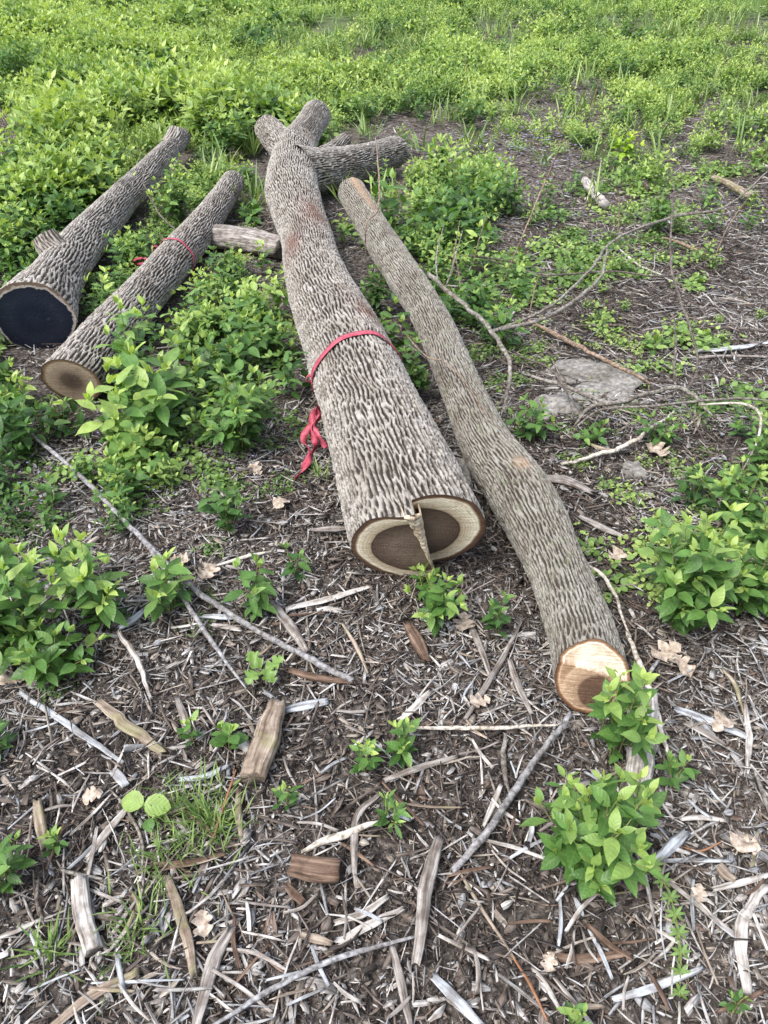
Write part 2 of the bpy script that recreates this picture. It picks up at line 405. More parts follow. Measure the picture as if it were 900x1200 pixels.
    if cut0 is not None: obs.append(cap(0, off0, cut0, cutname))
    if cut1 is not None: obs.append(cap(-1, off1, cut1, cutname if cut0 is None else 'far_cut_face'))
    if root is not None:
        for q_ in obs: place_local(q_, root.location)
    return dict(c=c, r=r, s=s, T=T, S=S, U=U, obs=obs, rr=rr, th=th)

def tubes(lines, sides=6):
    """lines: list of (pts (k,3), radii (k,)) -> verts, faces"""
    vs, fs = [], []; b = 0
    th = np.linspace(0, 2*math.pi, sides, endpoint=False)
    for pts, rad in lines:
        pts = np.asarray(pts, float); rad = np.asarray(rad, float); n = len(pts)
        T = np.gradient(pts, axis=0); T /= np.maximum(np.linalg.norm(T, axis=1), 1e-9)[:,None]
        ref = np.array([0,0,1.]) if abs(T[:,2]).mean() < .8 else np.array([1.,0,0])
        S = np.cross(T, ref); S /= np.maximum(np.linalg.norm(S, axis=1), 1e-9)[:,None]; U = np.cross(S, T)
        V = pts[:,None,:]+rad[:,None,None]*(S[:,None,:]*np.cos(th)[None,:,None]+U[:,None,:]*np.sin(th)[None,:,None])
        vs.append(V.reshape(-1,3)); fs.append(grid_faces(n, sides, b))
        fs.append(np.array([[b+j for j in (0,)+tuple(range(sides-1,0,-1))][:4]]) if False else np.zeros((0,4), int))
        b += n*sides
    return np.vstack(vs), np.vstack([f for f in fs if len(f)])

def wood_piece(name, pts, wid, mat, aspect=1.0, seed=0, parent=None, jag=.5, taper=(.8,.6), fib=.18, kink=.0, sides=14, lift=True, roll=0.0):
    """a stick (aspect 1) or a flat split piece (aspect < 1) with fibrous sides and torn ends; wid = width in metres"""
    pts = np.array(pts, float)
    rad = np.full(len(pts), wid/2); rad[0] *= taper[0]; rad[-1] *= taper[1]
    L = np.sum(np.linalg.norm(np.diff(pts, axis=0), axis=1))
    n = int(np.clip(L/.006, 8, 260))
    if len(pts) == 2: pts = np.vstack([pts[0], pts.mean(0), pts[1]]); rad = np.array([rad[0], wid/2, rad[-1]])
    c, r, s = spline(pts, rad, n)
    if kink: c = c+kink*wid*np.stack([fbm(s*22+seed, s*0+seed*1.3, seed, 3)-.5, fbm(s*22+seed, s*0+7, seed+3, 3)-.5, .4*(fbm(s*22, s*0+3, seed+5, 3)-.5)], -1)*2
    T, S, U = frames(c)
    th = np.linspace(0, 2*math.pi, sides, endpoint=False)
    k = (fbm(th[None,:]*sides/6.28*.9+np.zeros((n,1)), s[:,None]*14*np.ones((1,sides)), seed+1, 3, sides)-.5)*2
    rr = r[:,None]*(1+fib*k*1.6)
    a = rr*np.cos(th+roll); b = rr*np.sin(th)*aspect
    if aspect < .7:  # squarer section
        q = .35; a = np.sign(a)*np.abs(a/r.max())**(1-q)*r.max(); b = np.sign(b)*np.abs(b/(r.max()*aspect))**(1-q)*r.max()*aspect
    V = c[:,None,:]+S[:,None,:]*a[...,None]+U[:,None,:]*b[...,None]
    jj = jag*wid*(vnoise(th*2.2, th*0+seed*3.1, seed+2, 14))
    jk = jag*wid*(vnoise(th*2.2, th*0+seed*3.1, seed+8, 14))
    V[0] += T[0]*jj[:,None]*-1; V[-1] += T[-1]*jk[:,None]
    V = V.reshape(-1,3)
    c0 = len(V); V = np.vstack([V, c[0]-T[0]*jag*wid*.15, c[-1]+T[-1]*jag*wid*.15])
    j = np.arange(sides); j2 = (j+1) % sides; lb = (n-1)*sides
    fan = np.vstack([np.stack([j2, j, np.full(sides, c0)], -1), np.stack([lb+j, lb+j2, np.full(sides, c0+1)], -1)])
    loc = np.column_stack([np.repeat(s, sides)+seed, np.tile(np.cos(th)*wid/2, n)+seed*.37, np.tile(np.sin(th)*wid/2*aspect, n)])
    loc = np.vstack([loc, [seed,0,0], [seed+L,0,0]])
    o = mk(name, V, [grid_faces(n, sides), fan], mat, parent, True, {'loc': loc})
    return o, c, r

def chips(pos, L, W, H, yaw, pitch, roll, bend, tone, segs=1, seed=0):
    rg = np.random.default_rng(seed); n = len(L); t = np.linspace(-.5, .5, segs+1)
    prof = np.ones((n, segs+1)); prof[:,0] = rg.uniform(.1,1.0,n); prof[:,-1] = rg.uniform(.05,.9,n)
    prof[:,1:-1] *= rg.uniform(.75,1.1,(n,segs-1)) if segs > 1 else 1
    x = t[None,:]*L[:,None]; y = bend[:,None]*(t**2-.08)[None,:]*L[:,None]; z = rg.uniform(-.5,.6,n)[:,None]*np.abs(bend)[:,None]*(t**2)[None,:]*L[:,None]
    cs = np.array([(-1,-1),(1,-1),(1,1),(-1,1)])
    Y = y[:,:,None]+cs[None,None,:,0]*W[:,None,None]*.5*prof[:,:,None]*rg.uniform(.7,1.1,(n,segs+1,4))
    Z = z[:,:,None]+cs[None,None,:,1]*H[:,None,None]*.5*rg.uniform(.4,1.2,(n,segs+1,4))
    X = x[:,:,None]+rg.uniform(-.06,.06,(n,segs+1,4))*L[:,None,None]+0*Y
    loc = np.stack([X, Y+rg.uniform(0,9,n)[:,None,None], Z+rg.uniform(0,9,n)[:,None,None]], -1)
    # roll about x, pitch about y, yaw about z
    cr, sr = np.cos(roll)[:,None,None], np.sin(roll)[:,None,None]; Y, Z = Y*cr-Z*sr, Y*sr+Z*cr
    cq, sq = np.cos(pitch)[:,None,None], np.sin(pitch)[:,None,None]; X, Z = X*cq-Z*sq, X*sq+Z*cq
    cy, sy = np.cos(yaw)[:,None,None], np.sin(yaw)[:,None,None]; X, Y = X*cy-Y*sy, X*sy+Y*cy
    V = np.stack([X,Y,Z], -1)+pos[:,None,None,:]
    m = 4*(segs+1)
    f = []
    for k in range(segs):
        for a in range(4):
            b = (a+1) % 4; f.append((k*4+a, k*4+b, k*4+4+b, k*4+4+a))
    f.append((3,2,1,0)); f.append(tuple(segs*4+q for q in range(4)))
    f = np.array(f); F = (f[None]+(np.arange(n)*m)[:,None,None]).reshape(-1,4)
    return V.reshape(-1,3), F, np.repeat(tone, m, axis=0), loc.reshape(-1,3)

# ------------------------------------------------------------------ leaves and plants
def leaf_tpl(kind='ovate'):
    if kind == 'lo':
        v = np.array([(0,0,0),(.45,.23,.05),(.45,-.23,.05),(1,0,-.05)]); f3 = [(0,2,3),(0,3,1)]; return v, None, np.array(f3)
    if kind == 'blade':
        xs = [0,.35,.7,1]; ws = [.02,.028,.02,0]
    elif kind == 'lance': xs = [0,.15,.4,.65,.86,1]; ws = [.0,.09,.15,.13,.06,0]
    elif kind == 'round': xs = [0,.12,.38,.65,.88,1]; ws = [.0,.26,.42,.40,.22,0]
    else: xs = [0,.06,.17,.32,.48,.64,.79,.91,1]; ws = [0,.085,.178,.236,.238,.196,.124,.045,0]
    v = [(0,0,0)]; 
    for x, w in zip(xs[1:-1], ws[1:-1]):
        v += [(x,w,.22*w+.03*math.sin(x*9)), (x,0,0), (x,-w,.22*w-.02*math.sin(x*8))]
    v.append((1,0,0)); n = len(xs)-2; f4 = []; f3 = [(0,2,1),(0,3,2)]
    for k in range(n-1):
        a = 1+3*k; b = a+3; f4 += [(a,a+1,b+1,b),(a+1,a+2,b+2,b+1)]
    a = 1+3*(n-1); e = len(v)-1; f3 += [(a,a+1,e),(a+1,a+2,e)]
    v = np.array(v, float); v[:,2] -= .22*v[:,0]**2
    return v, np.array(f4), np.array(f3)
TPL = {k: leaf_tpl(k) for k in ('ovate','lance','round','lo','blade')}
def leaf_mesh(pos, X, Nn, size, tint, kind='ovate'):
    v, f4, f3 = TPL[kind]
    X = X/np.linalg.norm(X, axis=1)[:,None]; Nn = Nn-(Nn*X).sum(1)[:,None]*X; Nn /= np.maximum(np.linalg.norm(Nn, axis=1), 1e-6)[:,None]
    Yv = np.cross(Nn, X); n = len(pos); m = len(v)
    s = size[:,None,None]
    V = pos[:,None,:]+s*(v[None,:,0,None]*X[:,None]+v[None,:,1,None]*Yv[:,None]+v[None,:,2,None]*Nn[:,None])
    o = (np.arange(n)*m)[:,None,None]
    F = [(f[None]+o).reshape(-1, f.shape[1]) for f in (f4, f3) if f is not None]
    luv = np.tile(v*np.array([1,1,0]), (n,1)) + (np.array([0,.2,0]) if kind == 'lo' else 0)
    return V.reshape(-1,3), F, np.repeat(tint, m), luv
class Plant: pass
def shrub(seed, H, W, nst, leaf=.045, gap=.035, kind='ovate', young=.8, start=.25, side=True, droop=0.0, rstem=.0022, lean=(0,0)):
    rg = np.random.default_rng(seed)
    P_, X_, N_, S_, T_ = [], [], [], [], []; lines = []
    def stem(p0, p1, p2, r0, leafsc, st):
        L = np.linalg.norm(p1-p0)+np.linalg.norm(p2-p1); n = max(4, int(L/gap))
        t = np.linspace(0, 1, n+1)[:,None]; c = p0*(1-t)**2+2*p1*t*(1-t)+p2*t**2
        c[1:-1] += rg.normal(0, .003, (n-1,3))
        lines.append((c, np.linspace(r0, r0*.35, n+1)))
        T = np.gradient(c, axis=0); T /= np.linalg.norm(T, axis=1)[:,None]
        ph = rg.uniform(0, 6.28)
        for k in range(int(st*n), n+1):
            a = T[k]; q = np.cross(a, [.3,.2,1.0]); q /= np.linalg.norm(q)+1e-6; w = np.cross(a, q)
            tt = k/n; up = .45 if k < n else 1.3
            for sd in (0, math.pi):
                ang = ph+k*1.571+sd+rg.normal(0,.35)
                d = q*math.cos(ang)+w*math.sin(ang)
                x = d+a*(up+rg.normal(0,.15))+np.array([0,0,.05-droop])
                if rg.random() < .07: continue
                P_.append(c[k]+d*.004); X_.append(x); N_.append(np.array([0,0,1.0])+rg.normal(0,.28,3)+a*.5)
                S_.append(leafsc*(1.05-.5*abs(tt-.55)*1.6 if k < n else .55)*rg.uniform(.75,1.15))
                T_.append(np.clip(.22+young*.75*max(0,tt-.45)/.55*(.9 if p2[2] > H*.45 else .55)+rg.normal(0,.10), 0, 1))
        if True:
            for _ in range(2):
                P_.append(c[-1]); X_.append(T[-1]*1.5+rg.normal(0,.4,3)); N_.append(rg.normal(0,1,3)); S_.append(leafsc*.38); T_.append(min(1, .6+young*.4))
        return c, T
    for i in range(nst):
        az = i*2.4+rg.uniform(-.4,.4); rr = W/2*math.sqrt((i+.3)/nst)*rg.uniform(.75,1.05)
        hh = H*(1-.45*(rr/(W/2+1e-6))**2)*rg.uniform(.72,1.02)
        d = np.array([math.cos(az), math.sin(az), 0])
        b = d*rr*.25*rg.random(); e = d*rr+np.array([lean[0]*hh, lean[1]*hh, hh])
        m = d*rr*.35+np.array([lean[0]*hh*.3, lean[1]*hh*.3, hh*.6])
        c, T = stem(b, m, e, rstem, leaf, start)
        if side and len(c) > 5:
            for k in range(2, len(c)-2, 2):
                if rg.random() < .55:
                    a2 = rg.uniform(0, 6.28); dd = np.array([math.cos(a2), math.sin(a2), 0]); l = rg.uniform(.18,.34)*H
                    stem(c[k], c[k]+dd*l*.5+np.array([0,0,l*.25]), c[k]+dd*l*.75+np.array([0,0,l*.6]), rstem*.6, leaf*.8, .35)
    pl = Plant(); pl.lv = (np.array(P_), np.array(X_), np.array(N_), np.array(S_), np.array(T_)); pl.lines = lines; pl.kind = kind
    pl.lv[0][:,2] = np.maximum(pl.lv[0][:,2], .004)
    return pl
def plant_meshes(pl, kind=None, sides=5):
    V, F, t, luv = leaf_mesh(*pl.lv, kind=kind or pl.kind)
    V[:,2] = np.maximum(V[:,2], .006)
    sv, sf = tubes(pl.lines, sides)
    return (V, F, t, luv), (sv, sf)
def plant_obj(name, label, cat, pl, loc, mat, rot=0, scale=1, group=None):
    r = thing(name, label, cat, loc, group); r.rotation_euler = (0,0,rot); r.scale = (scale,)*3
    (V,F,t,luv),(sv,sf) = plant_meshes(pl)
    mk('foliage', V, F, mat, r, True, {'tint': t, 'luv': luv}); mk('stem', sv, [sf], M['stem'], r, True)
    return r
def copy_tree(root, loc, rot, scale, label, group):
    r = root.copy(); C.objects.link(r); r.location = loc; r.rotation_euler = (0,0,rot); r.scale = (scale,)*3
    r['label'] = label; r['group'] = group
    for ch in root.children:
        c = ch.copy(); C.objects.link(c); c.parent = r
    return r

# ================================================================== SETTING
gx = np.concatenate([-np.geomspace(300, 4, 18), np.linspace(-3.5, 3.5, 240), np.geomspace(4, 300, 18)])
gy = np.concatenate([-np.geomspace(60, 1, 8), np.linspace(-.5, 8, 260), np.linspace(8.3, 30, 70), np.geomspace(33, 600, 16)])
GX, GY = np.meshgrid(gx, gy)
V = np.stack([GX, GY, gz(GX, GY)-.004], -1).reshape(-1,3)
nr, nc = GX.shape; i = np.arange(nr-1)[:,None]; j = np.arange(nc-1)[None]
F = np.stack([i*nc+j, i*nc+j+1, (i+1)*nc+j+1, (i+1)*nc+j], -1).reshape(-1,4)
tag(mk('ground', V, [F], M['ground'], None, True), kind='structure')

# ================================================================== LOGS
def c3(lst): return [P(a, b, z) for a, b, z in lst]
# --- main log
main_pts = c3([(494,638,.172),(461,549,.172),(410,415,.16),(373,335,.15),(359,278,.14),(343,226,.16),(345,190,.17),(350,170,.22),(360,152,.29),(373,132,.36)])
main_r = [.179,.172,.161,.148,.134,.160,.158,.128,.100,.098]
r1 = thing('cut_log', 'largest log, deeply furrowed bark, forked far end, dark split heartwood', 'log', tuple(main_pts[0]*np.array([1,1,0])))
def line_main(b): return .012-.30*b
def off_main(a, b):
    return -.36*b - .26*a + .062*sm(-.003,.003, a-line_main(b)) + .030*b*(a < line_main(b)) - .02*np.exp(-((a+.05)/.08)**2)*sm(.02,.16,b)
Lm = build_log(r1, 'trunk', main_pts, main_r, (500,.0031), 'net', M['bark'], (.0135,.034), .0115, 1, off0=off_main, cut0=M['cut_ash'], cut1=M['cut_brown'],
               patches=[(1.25,.9,.12,.35),(2.2,2.3,.18,.4),(2.6,1.2,.2,.5)], notch=(1.95,.13,.34), lump=.075, heart=(-.05,-.06), K=60)
# torn hinge of wood along the split
cc, SS, UU, TT = Lm['c'][0], Lm['S'][0], Lm['U'][0], Lm['T'][0]
bs = np.linspace(.148, -.160, 90); q_ = np.linspace(0, 1, 90)
ht = (.023*(1-q_)**1.8+.0026)*(.85+.3*vnoise(bs*260+50, bs*0, 5)); a0 = line_main(bs)-.004+.002*(vnoise(bs*60+50, bs*0, 6)-.5)
o_ = -.36*bs-.26*a0; fr1 = o_-.003-.012*vnoise(bs*300+50, bs*0, 8)*(1.15-q_); fr2 = o_-.004-.018*vnoise(bs*420+50, bs*0, 9)*(1.15-q_)
ring = []
for da, of in ((-1, o_+.03), (-1, fr1), (-.2, fr2-.003), (.7, fr1+.004), (1, o_+.06)):
    a_ = a0+da*ht; ring.append(cc+SS*a_[:,None]+UU*bs[:,None]+TT*of[:,None])
RR = np.stack(ring, 1)
o = mk('splintered_hinge', RR.reshape(-1,3), [grid_faces(90, 5)], M['splinter'], r1, False, {'loc': np.stack([RR[:,:,1]*1.0, np.repeat(bs[:,None],5,1), RR[:,:,0]], -1).reshape(-1,3)}); place_local(o, r1.location)
# limbs of the fork
build_log(r1, 'limb', c3([(350,203,.17),(385,197,.16),(425,188,.14),(466,177,.13)]), [.165,.128,.116,.106], (220,.005), 'net', M['bark'], (.014,.034), .012, 5, lump=.14, cut1=M['cut_brown'])
build_log(r1, 'branch_stub', c3([(350,196,.17),(334,174,.20),(312,150,.24)]), [.14,.112,.092], (150,.006), 'net', M['bark'], (.015,.036), .011, 8, lump=.16, cut1=M['cut_brown'])
build_log(r1, 'branch_stub', c3([(378,186,.14),(392,174,.16),(405,163,.20)]), [.08,.055,.05], (110,.007), 'net', M['bark'], (.015,.036), .008, 10, cut1=M['cut_brown'])

# --- right log
p2 = c3([(694,796,.092),(680,735,.095),(652,660,.095),(617,588,.105),(570,520,.13),(535,445,.16),(503,370,.20),(453,292,.25),(411,224,.29)])
r2 = thing('cut_log', 'slim log right of the largest one, tight bark peeling near its raised far end', 'log', tuple(p2[0]*np.array([1,1,0])))
def off_r(a, b):
    return .36*b - .10*a + .014*sm(-.003,.003, b-.022+.2*a)
Lr = build_log(r2, 'trunk', p2, [.087,.084,.082,.094,.083,.076,.076,.078,.076], (330,.0032), 'net', M['bark2'], (.0110,.028), .0065, 21, off0=off_r, cut0=M['cut_pale'],
               cut1=M['cut_pale'], patches=[(3.9,1.6,.35,.5),(3.3,1.4,.25,.35),(.75,1.5,.03,.25),(3.0,1.3,.2,.25)], lump=.11, heart=(.12,-.38), K=40)
# --- left log with the brown cut
p3 = c3([(84,447,.115),(128,392,.115),(180,333,.115),(225,281,.11),(250,248,.11),(274,213,.12)])
r3 = thing('cut_log', 'ribboned grey log with a bare brown cut end', 'log', tuple(p3[0]*np.array([1,1,0])))
Ll = build_log(r3, 'trunk', p3, [.112,.103,.095,.090,.080,.072], (260,.0048), 'net', M['bark3'], (.014,.034), .008, 31, off0=lambda a, b: -.30*b, cut0=M['cut_brown'], cut1=M['cut_brown'], lump=.06)
# --- far left log with painted end
p4 = c3([(40,372,.16),(62,335,.155),(92,292,.14),(138,240,.13),(175,202,.14),(214,160,.17)])
r4 = thing('cut_log', 'leftmost pale grey log whose near cut end is painted dark navy', 'log', tuple(p4[0]*np.array([1,1,0])))
L4 = build_log(r4, 'trunk', p4, [.165,.125,.105,.092,.083,.062], (280,.005), 'net', M['bark3'], (.0155,.040), .009, 41, off0=lambda a, b: -.18*b, cut0=M['cut_paint'], cut1=M['cut_brown'], lump=.10)
build_log(r4, 'branch_stub', c3([(80,310,.16),(64,294,.22),(52,277,.28)]), [.08,.07,.062], (110,.007), 'net', M['bark3'], (.02,.05), .007, 45, cut1=M['cut_brown'])
build_log(r4, 'branch_stub', c3([(200,172,.16),(204,163,.20),(207,154,.24)]), [.07,.062,.058], (110,.007), 'net', M['bark3'], (.02,.05), .007, 46, cut1=M['cut_brown'])
# --- short billet
pb = c3([(248,277,.08),(288,281,.08),(330,290,.08)])
r5 = thing('wood_billet', 'short weathered grey piece of split wood between the ribboned logs', 'log piece', tuple(pb[0]*np.array([1,1,0])))
o, _, _ = wood_piece('billet', pb, .165, M['greywood'], .75, 61, parent=r5, jag=.12, taper=(.97,.93), fib=.10, sides=40); place_local(o, r5.location)
# --- dark log at left edge
pd = c3([(-30,120,.08),(10,150,.10),(38,185,.08)])
r6 = thing('old_log', 'dark old log half hidden in the shrubs at the left edge', 'log', tuple(pd[0]*np.array([1,1,0])))
build_log(r6, 'trunk', pd, [.09,.085,.07], (120,.008), 'net', mat_bark('old_bark', (.02,.015,.012), (.06,.05,.04), (.15,.13,.11)), (.02,.05), .008, 55, cut0=M['cut_brown'], cut1=M['cut_brown'])

# --- ribbons
def ribbon_strip(name, pts, nrm, width, parent, base):
    pts = np.array(pts); nrm = np.array(nrm); T = np.gradient(pts, axis=0); T /= np.linalg.norm(T, axis=1)[:,None]
    B = np.cross(T, nrm); B /= np.maximum(np.linalg.norm(B, axis=1), 1e-6)[:,None]; nn = np.cross(B, T)
    w = width/2; th = .0006; n = len(pts)
    R = np.stack([pts+B*w+nn*th, pts+nn*(th+.0012), pts-B*w+nn*th, pts-B*w-nn*th, pts-nn*th, pts+B*w-nn*th], 1)
    o = mk(name, R.reshape(-1,3), [grid_faces(n, 6)], M['ribbon'], parent, False); place_local(o, base); return o
def ribbon_on(Lg, s0, label, slant, width, tails, seed, knot_th):
    i = int(np.argmin(abs(Lg['s']-s0))); c = Lg['c'][i]; T, S, U = Lg['T'][i], Lg['S'][i], Lg['U'][i]; r = Lg['r'][i]
    root = thing('ribbon', label, 'ribbon', tuple(c))
    th = np.linspace(-math.pi, math.pi, 140); rg = np.random.default_rng(seed)
    bump = .009+.002*np.sin(th*7)
    zz = slant*np.cos(th+.4)+.004*np.sin(th*5)
    rr = np.array([Lg['rr'][int(np.clip(i+z/ (Lg['s'][1]-Lg['s'][0]), 0, len(Lg['c'])-1)), int(((t+math.pi/2) % 6.283)/6.283*len(Lg['th'])) % len(Lg['th'])] for t, z in zip(th, zz)])
    rr = np.convolve(np.pad(rr, 6, mode='wrap'), np.ones(13)/13, 'valid')
    pts = c+(S[None]*np.cos(th)[:,None]+U[None]*np.sin(th)[:,None])*(rr+bump)[:,None]+T[None]*zz[:,None]
    nrm = S[None]*np.cos(th)[:,None]+U[None]*np.sin(th)[:,None]
    ribbon_strip('band', pts, nrm, width, root, c)
    for tl in tails:
        tp = np.array([P(*q) for q in tl]); cN, _, _ = spline(tp, np.ones(len(tp)), 40); cN = cN+np.stack([.004*np.sin(np.linspace(0,9,40)+seed), .003*np.sin(np.linspace(0,14,40)), .003*np.sin(np.linspace(0,11,40))], -1)
        tw = np.linspace(0, 9, 40)+rg.uniform(0,3)
        nn = np.stack([np.cos(tw)*1.1, -np.ones(40)*.8, .4+.6*np.sin(tw*1.7)], -1)
        ribbon_strip('tail', cN, nn, width*.75, root, c)
    kp = c+(S*math.cos(knot_th)+U*math.sin(knot_th))*(r+.014)
    th2 = np.linspace(0, 2*math.pi*1.6, 60); kpts = kp+np.stack([.012*np.cos(th2), .008*np.sin(th2*1.5), .014*np.sin(th2)], -1)
    ribbon_strip('knot', kpts, np.stack([np.cos(th2), np.sin(th2)*.3, np.sin(th2)], -1), .012, root, c)
    return root
def s_of(Lg, px, py):
    q = proj(Lg['c'][:,0], Lg['c'][:,1], Lg['c'][:,2]); return Lg['s'][int(np.argmin((q[0]-px)**2+(q[1]-py)**2))]
ribbon_on(Lm, s_of(Lm, 416,440), 'red ribbon tied round the largest log, its loose tails hanging to the ground', .03, .032,
          [[(370,478,.16),(372,486,.12),(357,511,.07),(363,534,.04),(345,564,.02)], [(371,476,.16),(374,486,.12),(369,506,.08),(383,524,.04)], [(368,480,.14),(364,500,.09),(370,520,.05),(354,548,.02)]], 1, math.pi)
ribbon_on(Ll, s_of(Ll, 206,303), 'thin red ribbon tied round the grey log with the brown cut end', -.02, .018,
          [[(190,306,.16),(178,304,.15),(163,303,.12),(155,306,.10)], [(190,308,.16),(176,309,.13),(160,309,.08)], [(222,330,.06),(228,334,.03),(224,342,.02)]], 2, math.pi*.85)

# ================================================================== mulch
def tone_pal(n, rg, w):
    pal = np.array([(.38,.37,.36),(.50,.48,.455),(.31,.275,.235),(.15,.125,.108),(.055,.047,.043),(.17,.125,.10),(.30,.31,.325)])
    k = rg.choice(len(pal), n, p=np.array(w)/sum(w)); return pal[k]*rg.uniform(.75,1.2,(n,1))
COVER = np.array([
 [1,1,1,1,1,.95,.85,.8,.65],
 [1,1,1,1,.5,.55,.42,.5,.32],
 [1,1,.95,.7,.48,.48,.22,.30,.06],
 [1,.95,.9,.75,.8,.42,.2,.2,.07],
 [.95,.8,.8,.6,.75,.4,.22,.25,.12],
 [.9,.7,.65,.15,.0,.2,.28,.25,.5],
 [.85,.65,.5,.12,.05,.05,.08,.3,.4],
 [.5,.3,.10,.06,.05,.06,.05,.1,.08],
 [.10,.06,.04,.02,.03,.03,.02,.02,.02],
 [.05,.04,.08,.02,.02,.0,.02,.03,.02],
 [.06,.04,.02,.0,.0,.0,.02,.03,.02],
 [.05,.04,.01,.0,.0,.0,.02,.03,.02]])
def cover(x, y):
    u, v = proj(x, y)
    a = np.clip(u/100-.5, 0, 7.999); b = np.clip(v/100-.5, 0, 10.999)
    i = a.astype(int); j = b.astype(int); fa = a-i; fb = b-j
    c = (COVER[j,i]*(1-fa)+COVER[j,i+1]*fa)*(1-fb)+(COVER[j+1,i]*(1-fa)+COVER[j+1,i+1]*fa)*fb
    return c
AXA = np.array(AX)
def near_log(x, y, pad):
    d = np.full(len(x), 9.0)
    for ax in AXA: d = np.minimum(d, np.hypot(x-ax[0], y-ax[1])-ax[3])
    return d < pad
def sample(rg, n, y0, y1, margin=.5, p=1.0):
    y = (y0**p+(y1**p-y0**p)*rg.random(n))**(1/p)
    hw = .53*(y*cp+CH*sp)+margin
    # even density over the wedge
    keep = rg.random(n) < hw/(.53*(y1*cp+CH*sp)+margin); x = (rg.random(n)*2-1)*hw
    return x[keep], y[keep]
def mulch():
    vs, fs, ts, ls = [], [], [], []; b = 0
    def add(n, y0, y1, Lr, Wr, Hr, zr, pw, w, segs, seed, cov=None, flat=.25):
        nonlocal b
        rg = np.random.default_rng(seed); x, y = sample(rg, n, y0, y1)
        if cov is not None:
            k = rg.random(len(x)) > cov*cover(x, y); x, y = x[k], y[k]
        # clumpy tone: weathered pale patches and dark damp ones
        n = len(x); L = Lr[0]*(Lr[1]/Lr[0])**(rg.random(n)**pw); W = rg.uniform(*Wr, n)*(.6+.4*L/Lr[1]); H = rg.uniform(*Hr, n)
        pos = np.column_stack([x, y, gz(x, y)+rg.uniform(*zr, n)])
        dk = vnoise(x*3.1+40, y*3.1+40, 91)
        tone = tone_pal(n, rg, w); dark = rg.random(n) < np.clip((dk-.45)*2.0, 0, .7); tone[dark] = tone_pal(int(dark.sum()), rg, (.3,.1,.4,3,2.6,.3,.1))
        v, f, t, l = chips(pos, L, W, H, rg.uniform(0, 6.28, n), rg.normal(0, flat, n), rg.normal(0, .5, n), rg.normal(0, .13, n), tone, segs, seed)
        vs.append(v); fs.append(f+b); ts.append(t); ls.append(l); b += len(v)
    add(150000, .25, 2.5, (.004,.026), (.0015,.006), (.0008,.003), (-.003,.010), 1, (1.9,.8,1.6,3.3,2.2,.5,.8), 1, 201, None, .3)
    add(38000, .25, 2.5, (.006,.045), (.003,.013), (.001,.003), (.003,.015), 1.3, (2.6,1.1,1.9,2.6,1.0,.5,1.2), 2, 202, None, .22)
    add(5500, .25, 2.6, (.018,.055), (.010,.026), (.0015,.0035), (.006,.018), 1.2, (3,.9,1.6,2.2,.5,.4,1.3), 2, 208, .5, .15)
    add(18000, .25, 2.7, (.03,.13), (.002,.008), (.001,.003), (.007,.023), 1.9, (3.4,1.7,1.4,1.9,.6,.3,1.4), 3, 203, .6, .12)
    add(80000, 2.4, 5.0, (.012,.05), (.003,.010), (.001,.004), (-.002,.014), 1, (1.8,.8,1.8,3.3,1.7,.7,.7), 1, 204, .75, .22)
    add(14000, 2.4, 5.0, (.04,.16), (.004,.011), (.002,.004), (.008,.026), 1.6, (2.8,1,1.6,2,.6,.4,1), 2, 205, .7, .12)
    add(60000, 4.9, 11, (.03,.10), (.006,.015), (.003,.006), (-.002,.02), 1, (2.4,1.4,1.6,2.8,1.2,.8,.7), 1, 206, .97, .2)
    add(10000, 10.5, 24, (.06,.2), (.012,.03), (.004,.01), (0,.03), 1, (2,1.1,1.4,3,1.8,1,.6), 1, 207, .97, .2)
    o = mk('mulch', np.vstack(vs), [np.vstack(fs)], M['chip'], None, False, {'tone': np.vstack(ts), 'loc': np.vstack(ls)})
    tag(o, 'shredded grey and brown wood mulch covering the ground', kind='stuff')
mulch()

# ================================================================== single pieces of wood
def W(px, p): return px*depth(p)/FPX
def piece(name, label, cat, pts, wpx, mat, aspect=1.0, jag=.7, kink=.12, taper=(.6,.45), fib=.18, z=None, group=None, seed=[100], twigs=(), sides=14):
    seed[0] += 1
    q = []
    for p in pts:
        zz = p[2] if len(p) > 2 else None
        g = P(p[0], p[1], 0); w = W(wpx, g)*(.62 if name == 'branch' and p[1] < 500 else .74 if name == 'branch' else .9)
        if zz is None: zz = float(gz(g[0], g[1]))+.016+w/2*aspect
        q.append(P(p[0], p[1], zz))
    w = W(wpx, q[len(q)//2])*(.72 if name == 'branch' else .9)
    root = None
    if twigs:
        root = thing(name, label, cat, tuple(q[0]), group)
    o, c, r = wood_piece(name if not twigs else 'main_stem', q, w, M[mat], aspect, seed[0], parent=root, jag=jag, kink=kink, taper=taper, fib=fib, sides=sides)
    if twigs:
        place_local(o, root.location)
        for tw, tpx in twigs:
            tq = [P(*p) if len(p) > 2 else P(p[0], p[1], .02) for p in tw]
            k = int(np.argmin(np.linalg.norm(c-tq[0], axis=1))); tq[0] = c[k]
            t, _, _ = wood_piece('twig', tq, W(tpx, tq[-1]), M[mat], 1, seed[0]+500, parent=root, jag=.4, kink=kink*.8, taper=(1,.35), fib=.1, sides=8)
            place_local(t, root.location)
        return root
    place_local(o, tuple(q[0])); tag(o, label, cat, group); return o
S_ = 'stick'; G1 = 'fallen branches'; G2 = 'sticks on the mulch'; G3 = 'split wood pieces on the mulch'
